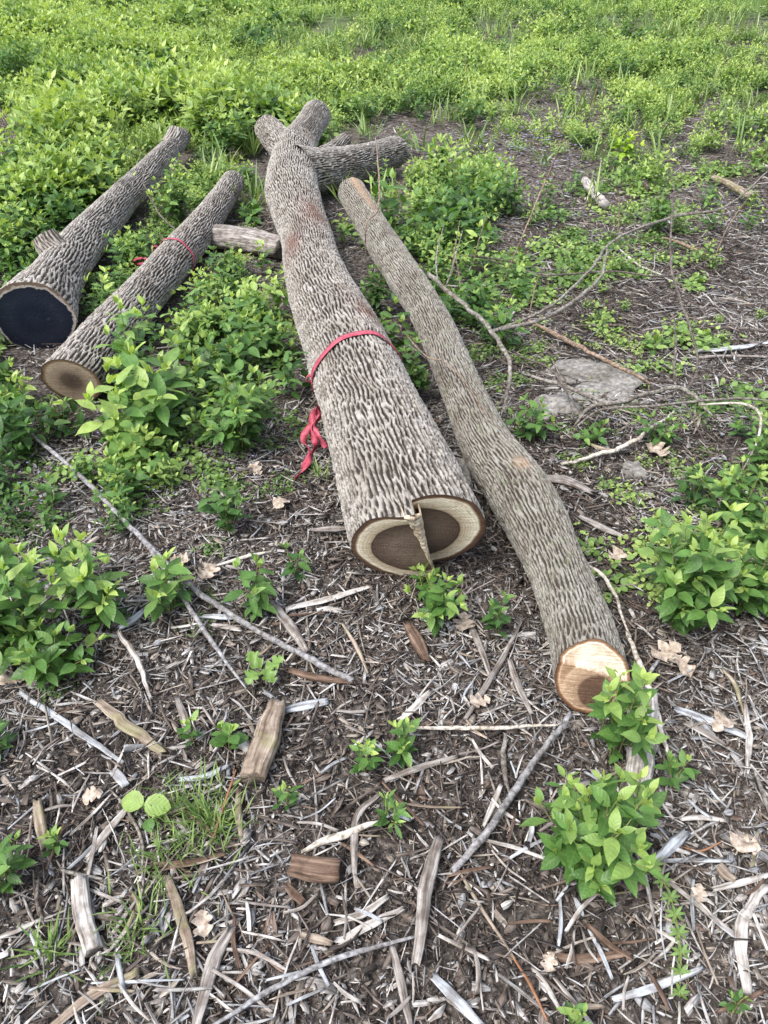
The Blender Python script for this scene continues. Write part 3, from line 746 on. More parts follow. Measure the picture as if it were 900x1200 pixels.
# branches (z given where they rise off the ground)
piece('branch', 'long grey branch forking across the left foreground below the brown cut end', 'branch', [(38,510,.05),(100,563,.06),(165,630,.07),(225,688,.05),(300,738,.03),(412,797,.03)], 9, 'twigblue', kink=.25, taper=(.7,1), group=G1,
      twigs=[([(168,634,.07),(213,698,.06),(248,752,.05),(288,806,.03)], 6)])
piece('branch', 'grey blue branch running up to the bottom of the slim log cut', 'branch', [(532,1018),(572,972,.04),(620,900,.04),(668,838,.04)], 11, 'twigblue', kink=.3, taper=(.8,.9), group=G1)
piece('branch', 'slender smooth branch along the bottom edge', 'branch', [(245,1204),(330,1153,.03),(400,1121,.03),(488,1097,.03)], 9, 'twigblue', kink=.2, group=G1)
piece('branch', 'pale straight branch pointing at the slim log from the left', 'branch', [(476,853),(560,853,.03),(652,850,.03)], 7, 'twigpale', kink=.3, group=G1)
piece('branch', 'bleached white crooked branch right of the slim log cut', 'branch', [(736,742,.06),(752,788,.05),(766,826,.04),(785,892,.03)], 10, 'twigpale', kink=.5, group=G1)
piece('branch', 'pale twisted branch beside the lower half of the slim log', 'branch', [(680,655,.06),(712,680,.07),(738,745,.05)], 6, 'twigpale', kink=.6, group=G1)
piece('branch', 'grey crooked branch arching out from behind the slim log', 'branch', [(504,322,.30),(537,352,.25),(572,384,.20),(597,428,.14),(591,482,.04)], 7, 'twig', kink=.5, group=G1, taper=(1,.6),
      twigs=[([(575,386,.2),(640,372,.2),(700,330,.25),(712,292,.32)], 4), ([(520,337,.28),(530,315,.34),(542,270,.4)], 2), ([(516,330,.28),(512,300,.34),(520,262,.4)], 2)])
piece('branch', 'long thin bare branch rising to the right edge', 'branch', [(578,388,.12),(640,362,.16),(690,318,.22),(722,280,.28),(790,254,.30),(850,242,.32),(905,196,.40)], 4.2, 'twig', kink=.35, group=G1, taper=(1,.5))
piece('branch', 'thin dark twig lying across the middle right mulch', 'branch', [(548,300,.05),(600,312,.08),(640,322,.1),(720,318,.1),(790,322,.08),(868,284,.05)], 3, 'twigdark', kink=.4, group=G1)
piece('branch', 'upright dark curved twig standing above the grey stones', 'branch', [(806,456,.10),(817,432,.16),(812,395,.24),(797,350,.32),(786,300,.40),(790,215,.56)], 4, 'twigdark', kink=.4, group=G1, taper=(1,.5))
piece('branch', 'second dark upright twig left of the taller curved one', 'branch', [(800,455,.08),(790,440,.14),(792,400,.22),(790,370,.26)], 4, 'twigdark', kink=.4, group=G1)
piece('branch', 'pale bare branch over the grey stones, forking at its right end', 'branch', [(612,438,.08),(660,452,.10),(715,472,.10),(755,462,.10),(800,456,.10),(835,487,.06)], 7, 'twig', kink=.5, group=G1,
      twigs=[([(715,472,.1),(690,478,.09),(672,500,.05)], 5)])
piece('branch', 'long thin branch curving from the stones to the right edge', 'branch', [(675,500,.05),(705,480,.10),(760,476,.14),(820,470,.16),(870,467,.16),(906,470,.15)], 4, 'twig', kink=.3, group=G1)
piece('branch', 'pale hooked twig curling down at the right edge', 'branch', [(820,474,.16),(868,473,.18),(890,485,.15),(888,515,.10),(868,556,.04)], 4, 'twigpale', kink=.2, group=G1)
piece('branch', 'thin dark twig dropping from the stones toward the shrubs', 'branch', [(795,462,.1),(812,490,.08),(826,520,.03)], 3, 'twigdark', kink=.4, group=G1)
piece('branch', 'dark bent twig hanging in front of the grey stones', 'branch', [(590,410,.16),(640,430,.15),(662,455,.12),(672,490,.05)], 3.5, 'twigdark', kink=.5, group=G1)
piece('branch', 'thick brown rotting branch lying behind the grey stones', 'branch', [(622,376),(650,392,.03),(678,406,.03),(762,449,.03)], 8, 'twigbrown', kink=.5, group=G1)
piece('branch', 'dark straight branch lying behind the brown rotting one', 'branch', [(676,382),(715,381,.03),(752,385,.03)], 5, 'twigdark', kink=.4, group=G1)
piece('branch', 'pale crooked branch below the grey stones', 'branch', [(660,545),(700,532,.03),(737,520,.04),(790,482,.04)], 7, 'twigpale', kink=.6, group=G1)
piece('branch', 'thin twig looping over the raised end of the slim log', 'branch', [(440,160,.50),(444,205,.44),(443,245,.42),(430,262,.40),(428,300,.25)], 3, 'twigbrown', kink=.4, group=G1)
piece('branch', 'thin curved vine lying on the middle of the slim log', 'branch', [(478,395,.26),(500,418,.25),(520,424,.26),(545,448,.25),(572,490,.21),(596,520,.18)], 2.5, 'twigbrown', kink=.2, group=G1)
piece('branch', 'bare arching twig in the weeds right of the slim log', 'branch', [(510,310,.05),(540,300,.12),(590,305,.10),(640,318,.06)], 3, 'twigdark', kink=.3, group=G1)
piece('branch', 'thin tall dry stem leaning over the weeds behind the slim log', 'branch', [(590,330,.05),(615,270,.30),(640,210,.50),(662,160,.70)], 2.5, 'twigbrown', kink=.3, group=G1)
piece('branch', 'grey branch lying far back in the mulch beside the weeds', 'branch', [(535,270),(560,262,.04),(610,266,.04)], 5, 'twigdark', kink=.5, group=G1)
piece('branch', 'brown branch on the mulch by the far dark shrub', 'branch', [(776,278),(800,286,.03),(828,298,.03)], 4.5, 'twigbrown', kink=.4, group=G1)
piece('branch', 'bare dry twigs spreading in the shade between the left logs', 'branch', [(168,215,.2),(190,255,.1),(235,290,.03)], 3, 'twigdark', kink=.5, group=G1)
piece('branch', 'short crooked brown branch behind the big leafy shrub', 'branch', [(248,388),(265,398,.04),(280,425,.03)], 6, 'twigbrown', kink=.6, group=G1)
for lab_, x_, yb, yt, lean_ in (('bare dry stem standing left of the arching twig', 528, 335, 262, 8), ('bare dry stem standing just behind the arching twig', 552, 330, 255, 14), ('forked looking pale dry stem near the end of the slim log', 540, 350, 300, -10),
      ('dry stem standing in the weeds behind the grey stones', 618, 385, 318, 10), ('dry stem standing by the dense dark shrub', 722, 292, 225, -6), ('dry stem leaning over the far right mulch', 838, 300, 232, 26), ('dry brown stem in the weeds at the back right', 690, 140, 92, 8), ('dry brown stem in the weeds at the back middle', 548, 110, 62, -6)):
    g_ = P(x_, yb, 0); hh_ = h_at(g_[1], yt)
    o, _, _ = wood_piece('dry_stem', [g_, g_+np.array([lean_*.3*g_[1]/900, .02, hh_*.5]), g_+np.array([lean_*g_[1]/900, .05, hh_])], .0045+.0006*g_[1], M['twigbrown'], 1, x_, jag=.2, taper=(1,.4), fib=.1, kink=.3, sides=7)
    place_local(o, tuple(g_)); tag(o, lab_, 'dry stem', 'dry stems in the weeds')
# sticks
def st(label, pts, w, mat, aspect=.9, **kw): return piece('stick', label, 'stick', pts, w, mat, aspect, group=G2, **kw)
st('short white stick under the brown cut end', [(118,528,.04),(136,508,.04),(156,486,.04)], 7, 'twigpale')
st('curved pale twig right of the short white stick', [(141,506),(158,518),(178,541)], 4, 'twigpale', kink=.4)
st('pale stick sloping down from the sprout in the left shrubs', [(139,742,.06),(158,768,.04),(175,816,.02)], 8, 'pale', kink=.3)
st('thin stick leaning to the mulch beside the main ribbon tails', [(250,664),(285,654),(318,646)], 5, 'twigpale', kink=.3)
st('straight brown stick just below the forked branch tip', [(402,732),(418,758),(431,788)], 6, 'tan')
st('grey stick from the largest cut toward the slim log', [(545,842),(578,790),(612,728)], 8, 'greywood')
st('pale stick left of the grey one between the two cuts', [(548,725),(560,752),(574,790)], 9, 'greywood', aspect=.5)
st('stub of grey stick poking from under the largest log', [(368,621),(390,620),(408,620)], 9, 'greywood')
st('thin grey twig in front of the mossy stick', [(358,700),(362,760),(352,830)], 3.5, 'twig', kink=.5)
st('thin bent twig near the two round leaves', [(128,925),(150,950),(166,985),(166,1030)], 4, 'twig', kink=.5)
st('grey stick upright beside the seedling left of the wood chunk', [(208,820),(217,845),(222,870)], 11, 'greywood', aspect=.5)
st('light stick sloping up behind the grass tuft', [(213,913),(240,910),(265,898)], 9, 'bluegrey', aspect=.5)
st('brown upright stick right of the grass tuft', [(280,925),(279,950),(282,980)], 9, 'tan', aspect=.6)
st('rust coloured needle standing by the grass tuft', [(276,903,.05),(262,945,.04),(248,987,.02)], 3, 'rust')
st('brown stick lying below the grass tuft', [(182,1013),(220,1011),(262,1001)], 9, 'brown', aspect=.6)
st('short stick left of the lichen covered chunk', [(72,1019),(95,1025),(119,1030)], 6, 'twig')
st('dark thin twig left of the lichen covered chunk', [(45,1028),(44,1055),(51,1082)], 5, 'twigdark', kink=.4)
st('straight pale stick at the left edge low down', [(-6,1100),(20,1090),(47,1078)], 7, 'pale', aspect=.6)
st('thin pale twig crossing the long brown strips at bottom left', [(108,1152),(160,1150),(215,1148)], 4, 'bluegrey')
st('mottled white stick left of the lower green sprout', [(356,998),(385,985),(410,975),(448,961)], 10, 'twigpale', kink=.3)
st('dark curved stick hooking down beside the mottled one', [(444,932),(420,955),(415,990),(417,1032)], 10, 'greywood', kink=.2, aspect=.7)
st('thin tan twig sloping to the bottom right of centre', [(533,1013),(565,1065),(603,1123)], 5, 'tan')
st('rust tinted thin twig near the bottom centre', [(600,1120),(622,1155),(645,1204)], 4, 'rust')
st('dark grey stick below the upper green sprouts', [(452,914),(490,900),(534,887)], 9, 'greywood', aspect=.6)
st('pale twig right beside the blue grey branch', [(586,922),(577,945),(567,966)], 8, 'pale', aspect=.6)
st('small hooked stick below the pale straight branch', [(590,862),(590,895),(597,926)], 7, 'twig', kink=.5)
st('thin grey twig sloping under the big foreground shrub', [(572,905),(590,950),(605,985)], 4, 'twig', kink=.3)
st('pale stick upright at the right edge by the oak leaf', [(874,827),(877,862),(876,898)], 9, 'pale', aspect=.7, kink=.3)
st('tan crooked twig at the right edge under the shrubs', [(848,785),(862,805),(873,838)], 6, 'tan', kink=.4)
st('thin curved reddish twig right of the foreground shrub', [(800,992),(822,997),(848,985)], 3, 'rust', kink=.3)
st('long thin dark stick sloping below the foreground shrub', [(690,1085),(712,1105),(738,1122)], 9, 'brown', aspect=.6)
st('thin grey twig left of the vine of whorled leaves', [(765,1128),(782,1112),(803,1085)], 5, 'pale')
st('straight grey stick across the far mulch at right', [(802,386),(850,384),(903,388)], 4, 'twigdark')
st('pale straight twig on the far mulch at right', [(726,292),(750,312),(775,322)], 4, 'pale')
st('dark stick lying on the mulch at the far right edge', [(868,398),(885,402),(905,407)], 5, 'twigdark')
st('tan stick by the lower shrubs at the right', [(690,520),(705,526),(722,528)], 6, 'tan')
st('grey stick between the slim log and the right shrubs', [(598,775),(606,800),(622,835)], 9, 'greywood', aspect=.6)
st('dark stick wedged below the right shrubs', [(742,828),(760,792),(778,764)], 6, 'twigblue')
st('tan stick lying right of the two sticks at far right bottom', [(885,905),(893,925),(904,960)], 6, 'twig')
# flat split pieces
def sl(label, pts, w, mat, aspect=.35, **kw): return piece('wood_splinter', label, 'wood splinter', pts, w, mat, aspect, group=G3, **kw)
sl('long pale splinter at the left edge under the shrubs', [(24,812),(80,850),(143,893)], 9, 'bluegrey')
sl('rotten speckled strip right of the long pale splinter', [(116,825),(150,850),(190,881)], 17, 'tan', kink=.3)
sl('pale slanting splinter left of the two round leaves', [(103,1004),(125,975),(146,950)], 12, 'pale')
sl('short pale stub left of the slanting splinter', [(44,942),(47,965),(51,990)], 15, 'tan', aspect=.6)
sl('brown strip with a pale face right of the lichen covered chunk', [(197,1030),(214,1080),(226,1140)], 15, 'tan')
sl('long grey brown strip reaching the bottom edge', [(268,1092),(250,1130),(228,1204)], 19, 'greywood')
sl('wide brown strip at the bottom left', [(62,1204),(110,1165),(158,1140)], 15, 'tan')
sl('mossy split piece below the tip of the hanging sprout', [(322,709),(340,735),(358,762)], 14, 'greywood', aspect=.6)
sl('long white splinter left of the largest cut', [(338,713),(385,702),(432,688)], 10, 'pale')
sl('dark brown splinter under the forked branch tip', [(340,786),(375,795),(414,799)], 11, 'brown', aspect=.6)
sl('large grey furrowed strip standing out in the lower middle', [(513,986,.03),(501,1033,.035),(488,1123,.03)], 19, 'greywood', aspect=.6)
sl('upper one of the pale pair left of the large furrowed strip', [(395,1080),(425,1070),(453,1052)], 11, 'pale')
sl('lower one of the pale pair left of the large furrowed strip', [(399,1104),(432,1085),(470,1066)], 11, 'pale')
sl('grey strip below the branch at the bottom middle', [(461,1110),(470,1155),(481,1204)], 12, 'greywood')
sl('grey slab sloping to the bottom edge right of middle', [(510,1146),(535,1172),(562,1200)], 14, 'bluegrey')
sl('pale strip just above the pale straight branch', [(471,842),(487,828),(503,812)], 11, 'pale')
sl('pale bluish strip at right by the oak leaf', [(796,832),(835,846),(874,864)], 14, 'bluegrey')
sl('darker strip below the pale bluish one at right', [(806,849),(828,860),(848,873)], 10, 'greywood')
sl('grey strip below the vine of whorled leaves', [(722,1171),(770,1155),(821,1135)], 11, 'bluegrey')
sl('large curved grey strip at the lower right edge', [(892,1036,.03),(868,1095,.03),(880,1172,.02)], 17, 'pale', kink=.3)
sl('long thin grey strip right of the foreground shrub', [(780,1030),(820,1062),(864,1098)], 8, 'greywood')
sl('pale strip reaching the right edge below the shrub', [(838,1041),(870,1034),(905,1024)], 9, 'pale')
sl('bluish straight strip right of the foreground shrub', [(766,1009),(810,1008),(854,1009)], 6, 'bluegrey')
sl('thick pale bluish piece beside the foreground shrub', [(802,978),(788,992),(771,1008)], 16, 'bluegrey', aspect=.6)
sl('pale strip above the bluish straight one', [(800,960),(822,958),(850,961)], 8, 'pale')
sl('dark rotten strip below the foreground shrub', [(645,1118),(680,1125),(735,1117)], 13, 'brown')
sl('thin pale strip low in the bottom right', [(626,1135),(640,1155),(656,1184)], 8, 'pale')
sl('small pale strip at the bottom under the shrub', [(656,1184),(680,1180),(707,1179)], 8, 'tan')
sl('wide grey strip at the far right by the dead branches', [(818,411),(860,408),(905,401)], 9, 'bluegrey')
sl('narrow grey strip above the wide one at the far right', [(800,420),(850,417),(905,418)], 6, 'greywood')
sl('dark grey strip under the grey flat stone', [(632,560),(660,562),(690,575)], 17, 'greywood', aspect=.3)
sl('dark strip behind the shrubs at the right', [(680,605),(705,618),(728,628)], 11, 'greywood')
sl('brown bark piece in front of the largest cut', [(480,735,.03),(489,752,.03),(498,770,.03)], 17, 'brown', aspect=.5)
sl('pale flat splinter between the left shrubs and the branch', [(143,735),(155,727),(168,716)], 11, 'bluegrey')
sl('pale strip under the forked branch on the left', [(240,722),(262,723),(280,724)], 9, 'bluegrey')
sl('second pale strip right below the forked branch', [(250,732),(268,735),(280,738)], 9, 'pale')
sl('brown strip leaning near the lower right edge', [(888,975),(884,1000),(880,1020)], 6, 'tan')
# chunks with a shape of their own
piece('wood_chunk', 'stout tan chunk of split wood with mossy side, lying in the middle of the mulch', 'wood chunk', [(325,828,.04),(312,865,.04),(297,908,.035)], 33, 'tan', .6, jag=.35, taper=(.62,.95), fib=.13, sides=28)
piece('wood_chunk', 'squat reddish brown bark chunk in the lower middle', 'wood chunk', [(343,1014,.03),(370,1019,.03),(397,1020,.03)], 31, 'brown', .6, jag=.2, taper=(.8,.95), fib=.15, sides=28)
piece('wood_chunk', 'lichen covered pale chunk at the lower left', 'wood chunk', [(93,1032,.03),(97,1070,.03),(110,1113,.025)], 24, 'pale', .6, jag=.3, taper=(.8,.9), fib=.2, sides=24)
piece('wood_slab', 'rotten pale pinkish slab of trunk just below the slim log cut', 'wood chunk', [(758,812,.04),(752,870,.035),(748,934,.03)], 34, 'pale', .5, jag=.25, taper=(.75,.75), fib=.14, sides=30)
piece('wood_chunk', 'short grey cut branch piece on the far mulch', 'wood chunk', [(685,212,.05),(695,225,.05),(709,240,.05)], 11, 'pale', 1, jag=.1, taper=(1,1), fib=.1, sides=20)
piece('wood_chunk', 'pale broken branch end at the far right', 'wood chunk', [(836,208,.04),(858,218,.05),(880,231,.05)], 9, 'tan', 1, jag=.4, taper=(.8,1), fib=.2, sides=20)
piece('wood_chunk', 'dark stub of wood between the left edge shrubs and the mulch', 'wood chunk', [(752,212,.04),(760,222,.04)], 10, 'darkwood', 1, jag=.3)
piece('wood_chip', 'smooth pale bluish flake above the stout tan chunk', 'wood chip', [(336,831),(358,827),(383,822)], 15, 'bluegrey', .25, jag=.2, taper=(.5,.6), fib=.08)
piece('wood_chip', 'white flake left of the largest cut, under the white splinter', 'wood chip', [(372,715),(386,713),(400,716)], 10, 'pale', .25, jag=.2, taper=(.5,.6), fib=.08)
piece('wood_chip', 'pinkish brown flat flake in the bottom middle', 'wood chip', [(354,1096),(370,1100),(388,1106)], 12, 'tan', .25, jag=.2, taper=(.5,.4), fib=.08)
piece('wood_chip', 'pale grey chip above the two round leaves', 'wood chip', [(133,903),(140,910),(147,920)], 13, 'bluegrey', .25, jag=.2, taper=(.8,.7), fib=.1)
piece('wood_chip', 'pale chip left of the stout tan chunk', 'wood chip', [(276,862),(284,872),(290,880)], 16, 'pale', .3, jag=.3, taper=(.8,.5), fib=.2)
piece('wood_chip', 'brown chip between the bark chunk and the long grey strip', 'wood chip', [(336,1038),(345,1048),(355,1058)], 12, 'brown', .35, jag=.3, taper=(.6,.7), fib=.15)
piece('wood_chip', 'tan angular chip near the right edge', 'wood chip', [(842,1015),(850,1024),(860,1031)], 15, 'tan', .35, jag=.3, taper=(.8,.6), fib=.15)

# scattered splinters, each an object; the label names the nearest landmark
LAND = [('the stout tan chunk',310,868),('the squat reddish bark chunk',370,1017),('the large grey furrowed strip',500,1055),('the lichen covered chunk',99,1070),('the grass tuft',225,965),
        ('the big foreground shrub',685,1000),('the slim log cut',695,795),('the rotten pinkish slab',752,875),('the large curved strip at the right edge',872,1100),('the vine of whorled leaves',793,1090),
        ('the forked left branch',250,700),('the largest cut face',493,640),('the small green sprouts in the middle',450,880),('the blue grey branch',590,930),('the long strip at bottom left',250,1140),
        ('the slender bottom branch',400,1122),('the two round leaves',178,935),('the bluish strip by the oak leaf',835,846)]
used = set(); rg = np.random.default_rng(77); cnt = 0; tries = 0
protos = {}
while cnt < 150 and tries < 4000:
    tries += 1
    px, py = rg.uniform(5, 895), 1200-480*rg.random()**1.15
    p = P(px, py, 0)
    if near_log(np.array([p[0]]), np.array([p[1]]), .03)[0]: continue
    L = rg.uniform(.04,.10)*(1.25 if rg.random() < .25 else 1); wd = rg.uniform(.0035,.009); mt = rg.choice(['pale','greywood','bluegrey','tan','brown'], p=[.3,.28,.17,.15,.1])
    nm = {'pale':'bleached pale','greywood':'weathered grey','bluegrey':'bluish grey','tan':'tan','brown':'brown'}[mt]
    sh = 'long thin' if L > .09 and wd < .01 else 'long' if L > .09 else 'short broad' if wd > .010 else 'short narrow'
    d = [((px-l[1])**2+(py-l[2])**2, l) for l in LAND]; l = min(d)[1]; dx, dy = px-l[1], py-l[2]
    rel = ('left of ' if dx < 0 else 'right of ') if abs(dx) > abs(dy) else ('behind ' if dy < 0 else 'in front of ')
    far = math.hypot(dx, dy); rel = ('close ' if far < 55 else '') + rel if rel[0] in 'lrbi' else rel
    lab = f'{sh} {nm} splinter {rel}{l[0]}'
    if lab in used or len(lab.split()) > 16: continue
    used.add(lab)
    yaw = rg.uniform(0, math.pi); hd = np.array([math.cos(yaw), math.sin(yaw), 0])*L/2
    b0 = np.array([0,0,0.]); bend = np.array([-hd[1], hd[0], 0])*rg.normal(0,.07)
    o, _, _ = wood_piece('wood_splinter', [-hd, bend, hd+np.array([0,0,rg.normal(0,.006)])], wd, M[mt], rg.uniform(.3,.6), 900+cnt, jag=.8, taper=(rg.uniform(.4,.9), rg.uniform(.3,.8)), fib=.2, sides=10)
    o.location = (p[0], p[1], float(gz(p[0], p[1]))+.022)
    tag(o, lab, 'wood splinter', 'weathered splinters scattered in the mulch'); cnt += 1

# ================================================================== stones
def stone(label, px, py, wpx, hpx, hgt, seed, rot=0.0):
    p = P(px, py, 0); a = wpx/2*depth(p)/FPX; up = P(px, py-hpx/2, 0); dn = P(px, py+hpx/2, 0); b = abs(up[1]-dn[1])/2
    nu, nv = 60, 40; th = np.linspace(0, 2*math.pi, nu, endpoint=False); ph = np.linspace(-.35, math.pi/2, nv)
    TH, PH = np.meshgrid(th, ph); ex = .55
    cx = np.sign(np.cos(TH))*np.abs(np.cos(TH))**ex; cy = np.sign(np.sin(TH))*np.abs(np.sin(TH))**ex
    cph = np.abs(np.cos(PH))**.4; x = cx*cph; y = cy*cph; z = np.sin(PH)
    k = 1+.8*(fbm(cx*1.5+seed*7.3+20, cy*1.5+seed+20, seed, 4)-.5)
    x = x*k*a; y = y*k*b; z = z*hgt*(1+1.5*(fbm(x*14+50, y*14+50, seed+4, 5)-.5))+x*.08
    c, s = math.cos(rot), math.sin(rot); V = np.stack([x*c-y*s, x*s+y*c, z], -1).reshape(-1,3)
    o = mk('stone', V, [grid_faces(nv, nu)], M['stone'], None, True, {}); o.location = (p[0], p[1], -.005)
    tag(o, label, 'stone', 'grey stones'); return o
stone('broad flat grey stone, the largest, among the bare branches', 690, 447, 116, 48, .022, 1)
stone('blocky grey stone in front of the broad flat one', 655, 478, 52, 26, .03, 2, .2)
stone('small grey stone between the slim log and the right shrubs', 742, 552, 26, 16, .03, 3)
stone('flat grey stone half hidden in the gap between the two big logs', 538, 560, 30, 40, .04, 5)

# ================================================================== dead oak leaves
def oak_leaf(seed, size):
    rg = np.random.default_rng(seed); t = np.linspace(0, 1, 27)
    w = .05+.36*np.sin(math.pi*np.clip(t*1.02,0,1)**.8)**.7*(.16+.84*np.abs(np.cos(t*math.pi*3.5+.2))**.8)
    w[:3] = .012; w[-1] = .0
    ys = np.linspace(-1, 1, 7); X = t[:,None]*np.ones(7)[None]+.10*(1-np.abs(ys))[None]*0+.08*np.abs(ys)[None]*np.sin(math.pi*t)[:,None]
    Y = w[:,None]*ys[None]*(1+.10*np.sin(t*23+seed))[:,None]
    Z = .10*np.sin(t*5+seed)[:,None]+.9*Y**2*rg.uniform(.2,1.6)+.05*np.sin(X*11+Y*13+seed)
    V = np.stack([X-.5, Y, Z], -1).reshape(-1,3)*size
    i = np.arange(26)[:,None]; j = np.arange(6)[None]; F = np.stack([i*7+j, i*7+j+1, (i+1)*7+j+1, (i+1)*7+j], -1).reshape(-1,4)
    return V, F
LV = [('pale dead oak leaf right of the slim log cut', 776,772,46,.4),('curled grey dead oak leaf beside the pale one', 797,790,36,2.1),('tan dead oak leaf on the bluish strip', 846,856,40,3.6),
 ('pair of tan dead leaf lobes at the right edge low down', 863,997,44,.9),('broken dead leaf below the tan lobes', 872,1003,30,2.8),('brown dead leaf in front of the largest cut', 543,738,34,1.4),
 ('dead oak leaf between the branches by the far stones', 768,533,36,5.0),('white dead oak leaf at the bottom left', 240,1092,34,1.9),('pale dead leaf by the short stub at left', 110,941,30,.2),
 ('tan dead leaf under the brown cut end', 180,527,22,2.6),('pale dead leaf under the hanging left shrubs', 14,806,34,.5),('brown dead leaf beside the forked branch', 247,682,30,4.4),
 ('brown dead leaf below the leafy shrub in the middle left', 214,668,26,3.0),('pale dead leaf at the bottom edge under the shrub', 640,1140,26,1.1),('dead leaf at the right edge above the pale stick', 895,718,26,2.0),
 ('brown dead leaf near the ribbon tails', 330,600,26,.8),('tan dead leaf left of the ribbon tails', 300,560,22,5.5),('dead leaf beside the small sprouts', 560,832,30,.3),('dead leaf under the right shrubs', 722,655,28,3.9),('curled dead leaf right of the whorled vine', 812,1062,26,1.2)]
for k, (lab, px, py, w, rot) in enumerate(LV):
    p = P(px, py, 0); V, F = oak_leaf(k+3, w*.95*depth(p)/FPX); o = mk('dead_leaf', V, [F], M['dead'], None, True)
    o.location = (p[0], p[1], float(gz(p[0], p[1]))+.030); o.rotation_euler = (.15*math.sin(k), .15*math.cos(k*2), rot); tag(o, lab, 'dead leaf', 'dead oak leaves on the mulch')

# ================================================================== single plants
G4 = 'leafy young shrubs'
def sh(label, px, py, ytop, wpx, nst, mat='leaf', leaf=.05, gap=.032, kind='ovate', young=.8, start=.25, side=True, seed=[300], name='shrub', cat='shrub', droop=0, lean=(0,0), z=0, rstem=.0022, H=None, group=G4):
    seed[0] += 1
    p = P(px, py, 0); H = H or max(.05, h_at(p[1], ytop)); Wd = wpx*depth(p)/FPX
    pl = shrub(seed[0], H*.95, max(.03, Wd-leaf*.5), nst, leaf, gap, kind, young, start, side, droop, rstem, lean)
    return plant_obj(name, label, cat, pl, (p[0], p[1], float(gz(p[0], p[1]))+z), M[mat], group=group)
sh('bushy bright green shrub nearest the viewer, below the slim log', 682,1030,912,170,11, leaf=.064, gap=.032, young=.62)
sh('upright light green shrub in front of the slim log cut', 716,888,790,92,4, leaf=.066, gap=.034, young=.9)
sh('tall thin sprig reaching over the slim log cut', 700,872,768,30,1, leaf=.045, gap=.035, young=1, side=False)
sh('small sprout right of the rotten slab', 786,925,880,50,2, leaf=.045, young=.7, side=False)
sh('big leafy shrub at right beside the slim log', 792,735,605,150,12, leaf=.068, gap=.034, young=.85)
sh('light tipped stem rising behind the big right shrub', 765,690,592,40,2, leaf=.05, gap=.03, young=1, side=False)
sh('leafy shrub at the right edge beside the big one', 868,715,640,110,9, leaf=.07, gap=.032, young=.8)
sh('dark green shrub at the right edge behind the leafy one', 858,625,548,130,11, 'leaf', leaf=.06, gap=.032)
sh('low dark shrub right of the whorl of bare branches', 810,590,548,70,6, 'leafdark', leaf=.05, gap=.032)
sh('broad leaved shrub far right below the hooked twig', 890,570,500,70,6, 'leaf', leaf=.055, young=.4)
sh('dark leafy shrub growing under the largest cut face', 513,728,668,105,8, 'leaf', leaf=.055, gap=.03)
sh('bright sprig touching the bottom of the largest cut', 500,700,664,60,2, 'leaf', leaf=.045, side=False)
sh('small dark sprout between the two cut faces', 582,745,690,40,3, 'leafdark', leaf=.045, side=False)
sh('large leafy shrub in the left foreground', 30,765,655,175,13, leaf=.072, gap=.038, young=.8)
sh('low leafy shrub at the left edge', 72,792,728,120,9, leaf=.062, gap=.032, young=.5)
sh('tall light sprig right of the large left shrub', 120,738,630,100,6, leaf=.074, gap=.042, young=1)
sh('leafy sprout crossing the forked branch', 202,722,655,72,4, leaf=.07, gap=.036, young=.9, side=False)
sh('limp sprout lying over the forked branch', 300,722,655,85,4, leaf=.06, gap=.034, young=.5, droop=.5)
sh('leafy shrub drooping beside the limp sprout', 345,680,640,60,2, 'leafdark', leaf=.05, droop=.4, side=False)
sh('single green sprout left of the middle of the mulch', 428,905,858,42,3, leaf=.038, gap=.022, young=1, side=False)
sh('light green sprout right of the single one', 470,890,838,52,3, leaf=.045, gap=.03, young=.9, side=False)
sh('low sprout with narrow leaves under the pair of sprouts', 458,962,935,60,3, leaf=.042, gap=.03, young=.6, side=False, kind='lance')
sh('tiny seedling left of the mottled stick', 335,950,918,32,2, leaf=.03, gap=.02, young=.8, side=False)
sh('small yellow green seedling behind the stout tan chunk', 228,875,832,32,2, leaf=.032, gap=.022, young=1, side=False)
sh('single leafed seedling left of the stout tan chunk', 268,880,848,50,2, leaf=.035, gap=.03, young=.7, side=False, kind='round')
sh('low green shrub at the left edge low down', 18,1040,985,80,5, leaf=.042, gap=.026, young=.6)
sh('small sprig right of the low left shrub', 70,1000,975,35,2, leaf=.03, gap=.022, young=.9, side=False)
sh('dark green shrub at the left edge beside the pale splinter', 2,880,850,40,3, 'leafdark', leaf=.045)
sh('leafy seedling at the bottom edge', 670,1212,1182,40,3, leaf=.03, gap=.02, young=.9, side=False)
sh('tiny green seedling at the right bottom', 855,1190,1170,20,2, leaf=.02, gap=.02, young=.6, side=False)
sh('dark broad leaved shrub left of the ribbon tails', 268,628,560,70,6, 'leafdark', leaf=.055, gap=.034)
sh('bushy shrub left of the largest log below its ribbon', 283,532,428,130,13, 'leaf', leaf=.062, gap=.034, young=.7)
sh('round leaved shrub in front of the bushy one', 240,520,470,50,5, 'leaf', leaf=.05, gap=.03, young=.4, kind='ovate')
sh('tall sprig with large leaves in front of the ribboned grey log', 163,468,322,80,5, 'leaf', leaf=.085, gap=.048, young=.85, side=False, lean=(.08,0))
sh('leaning sprig with hanging leaves right of the brown cut end', 170,470,400,85,4, 'leaf', leaf=.08, gap=.045, young=.7, side=False, droop=.5)
sh('dark leafy shrub below the brown cut end', 75,505,470,120,8, 'leafdark', leaf=.065, gap=.036, droop=.2)
sh('leafy shrub at the left edge under the painted log end', 12,478,395,62,6, 'leaf', leaf=.06, gap=.034, young=.9)
sh('light green shrub between the two left logs', 108,350,318,40,5, 'leaf', leaf=.06, gap=.034, young=.9)
sh('bright shrub between the far ends of the left logs', 208,262,182,62,10, 'leaf', leaf=.065, gap=.036, young=.9)
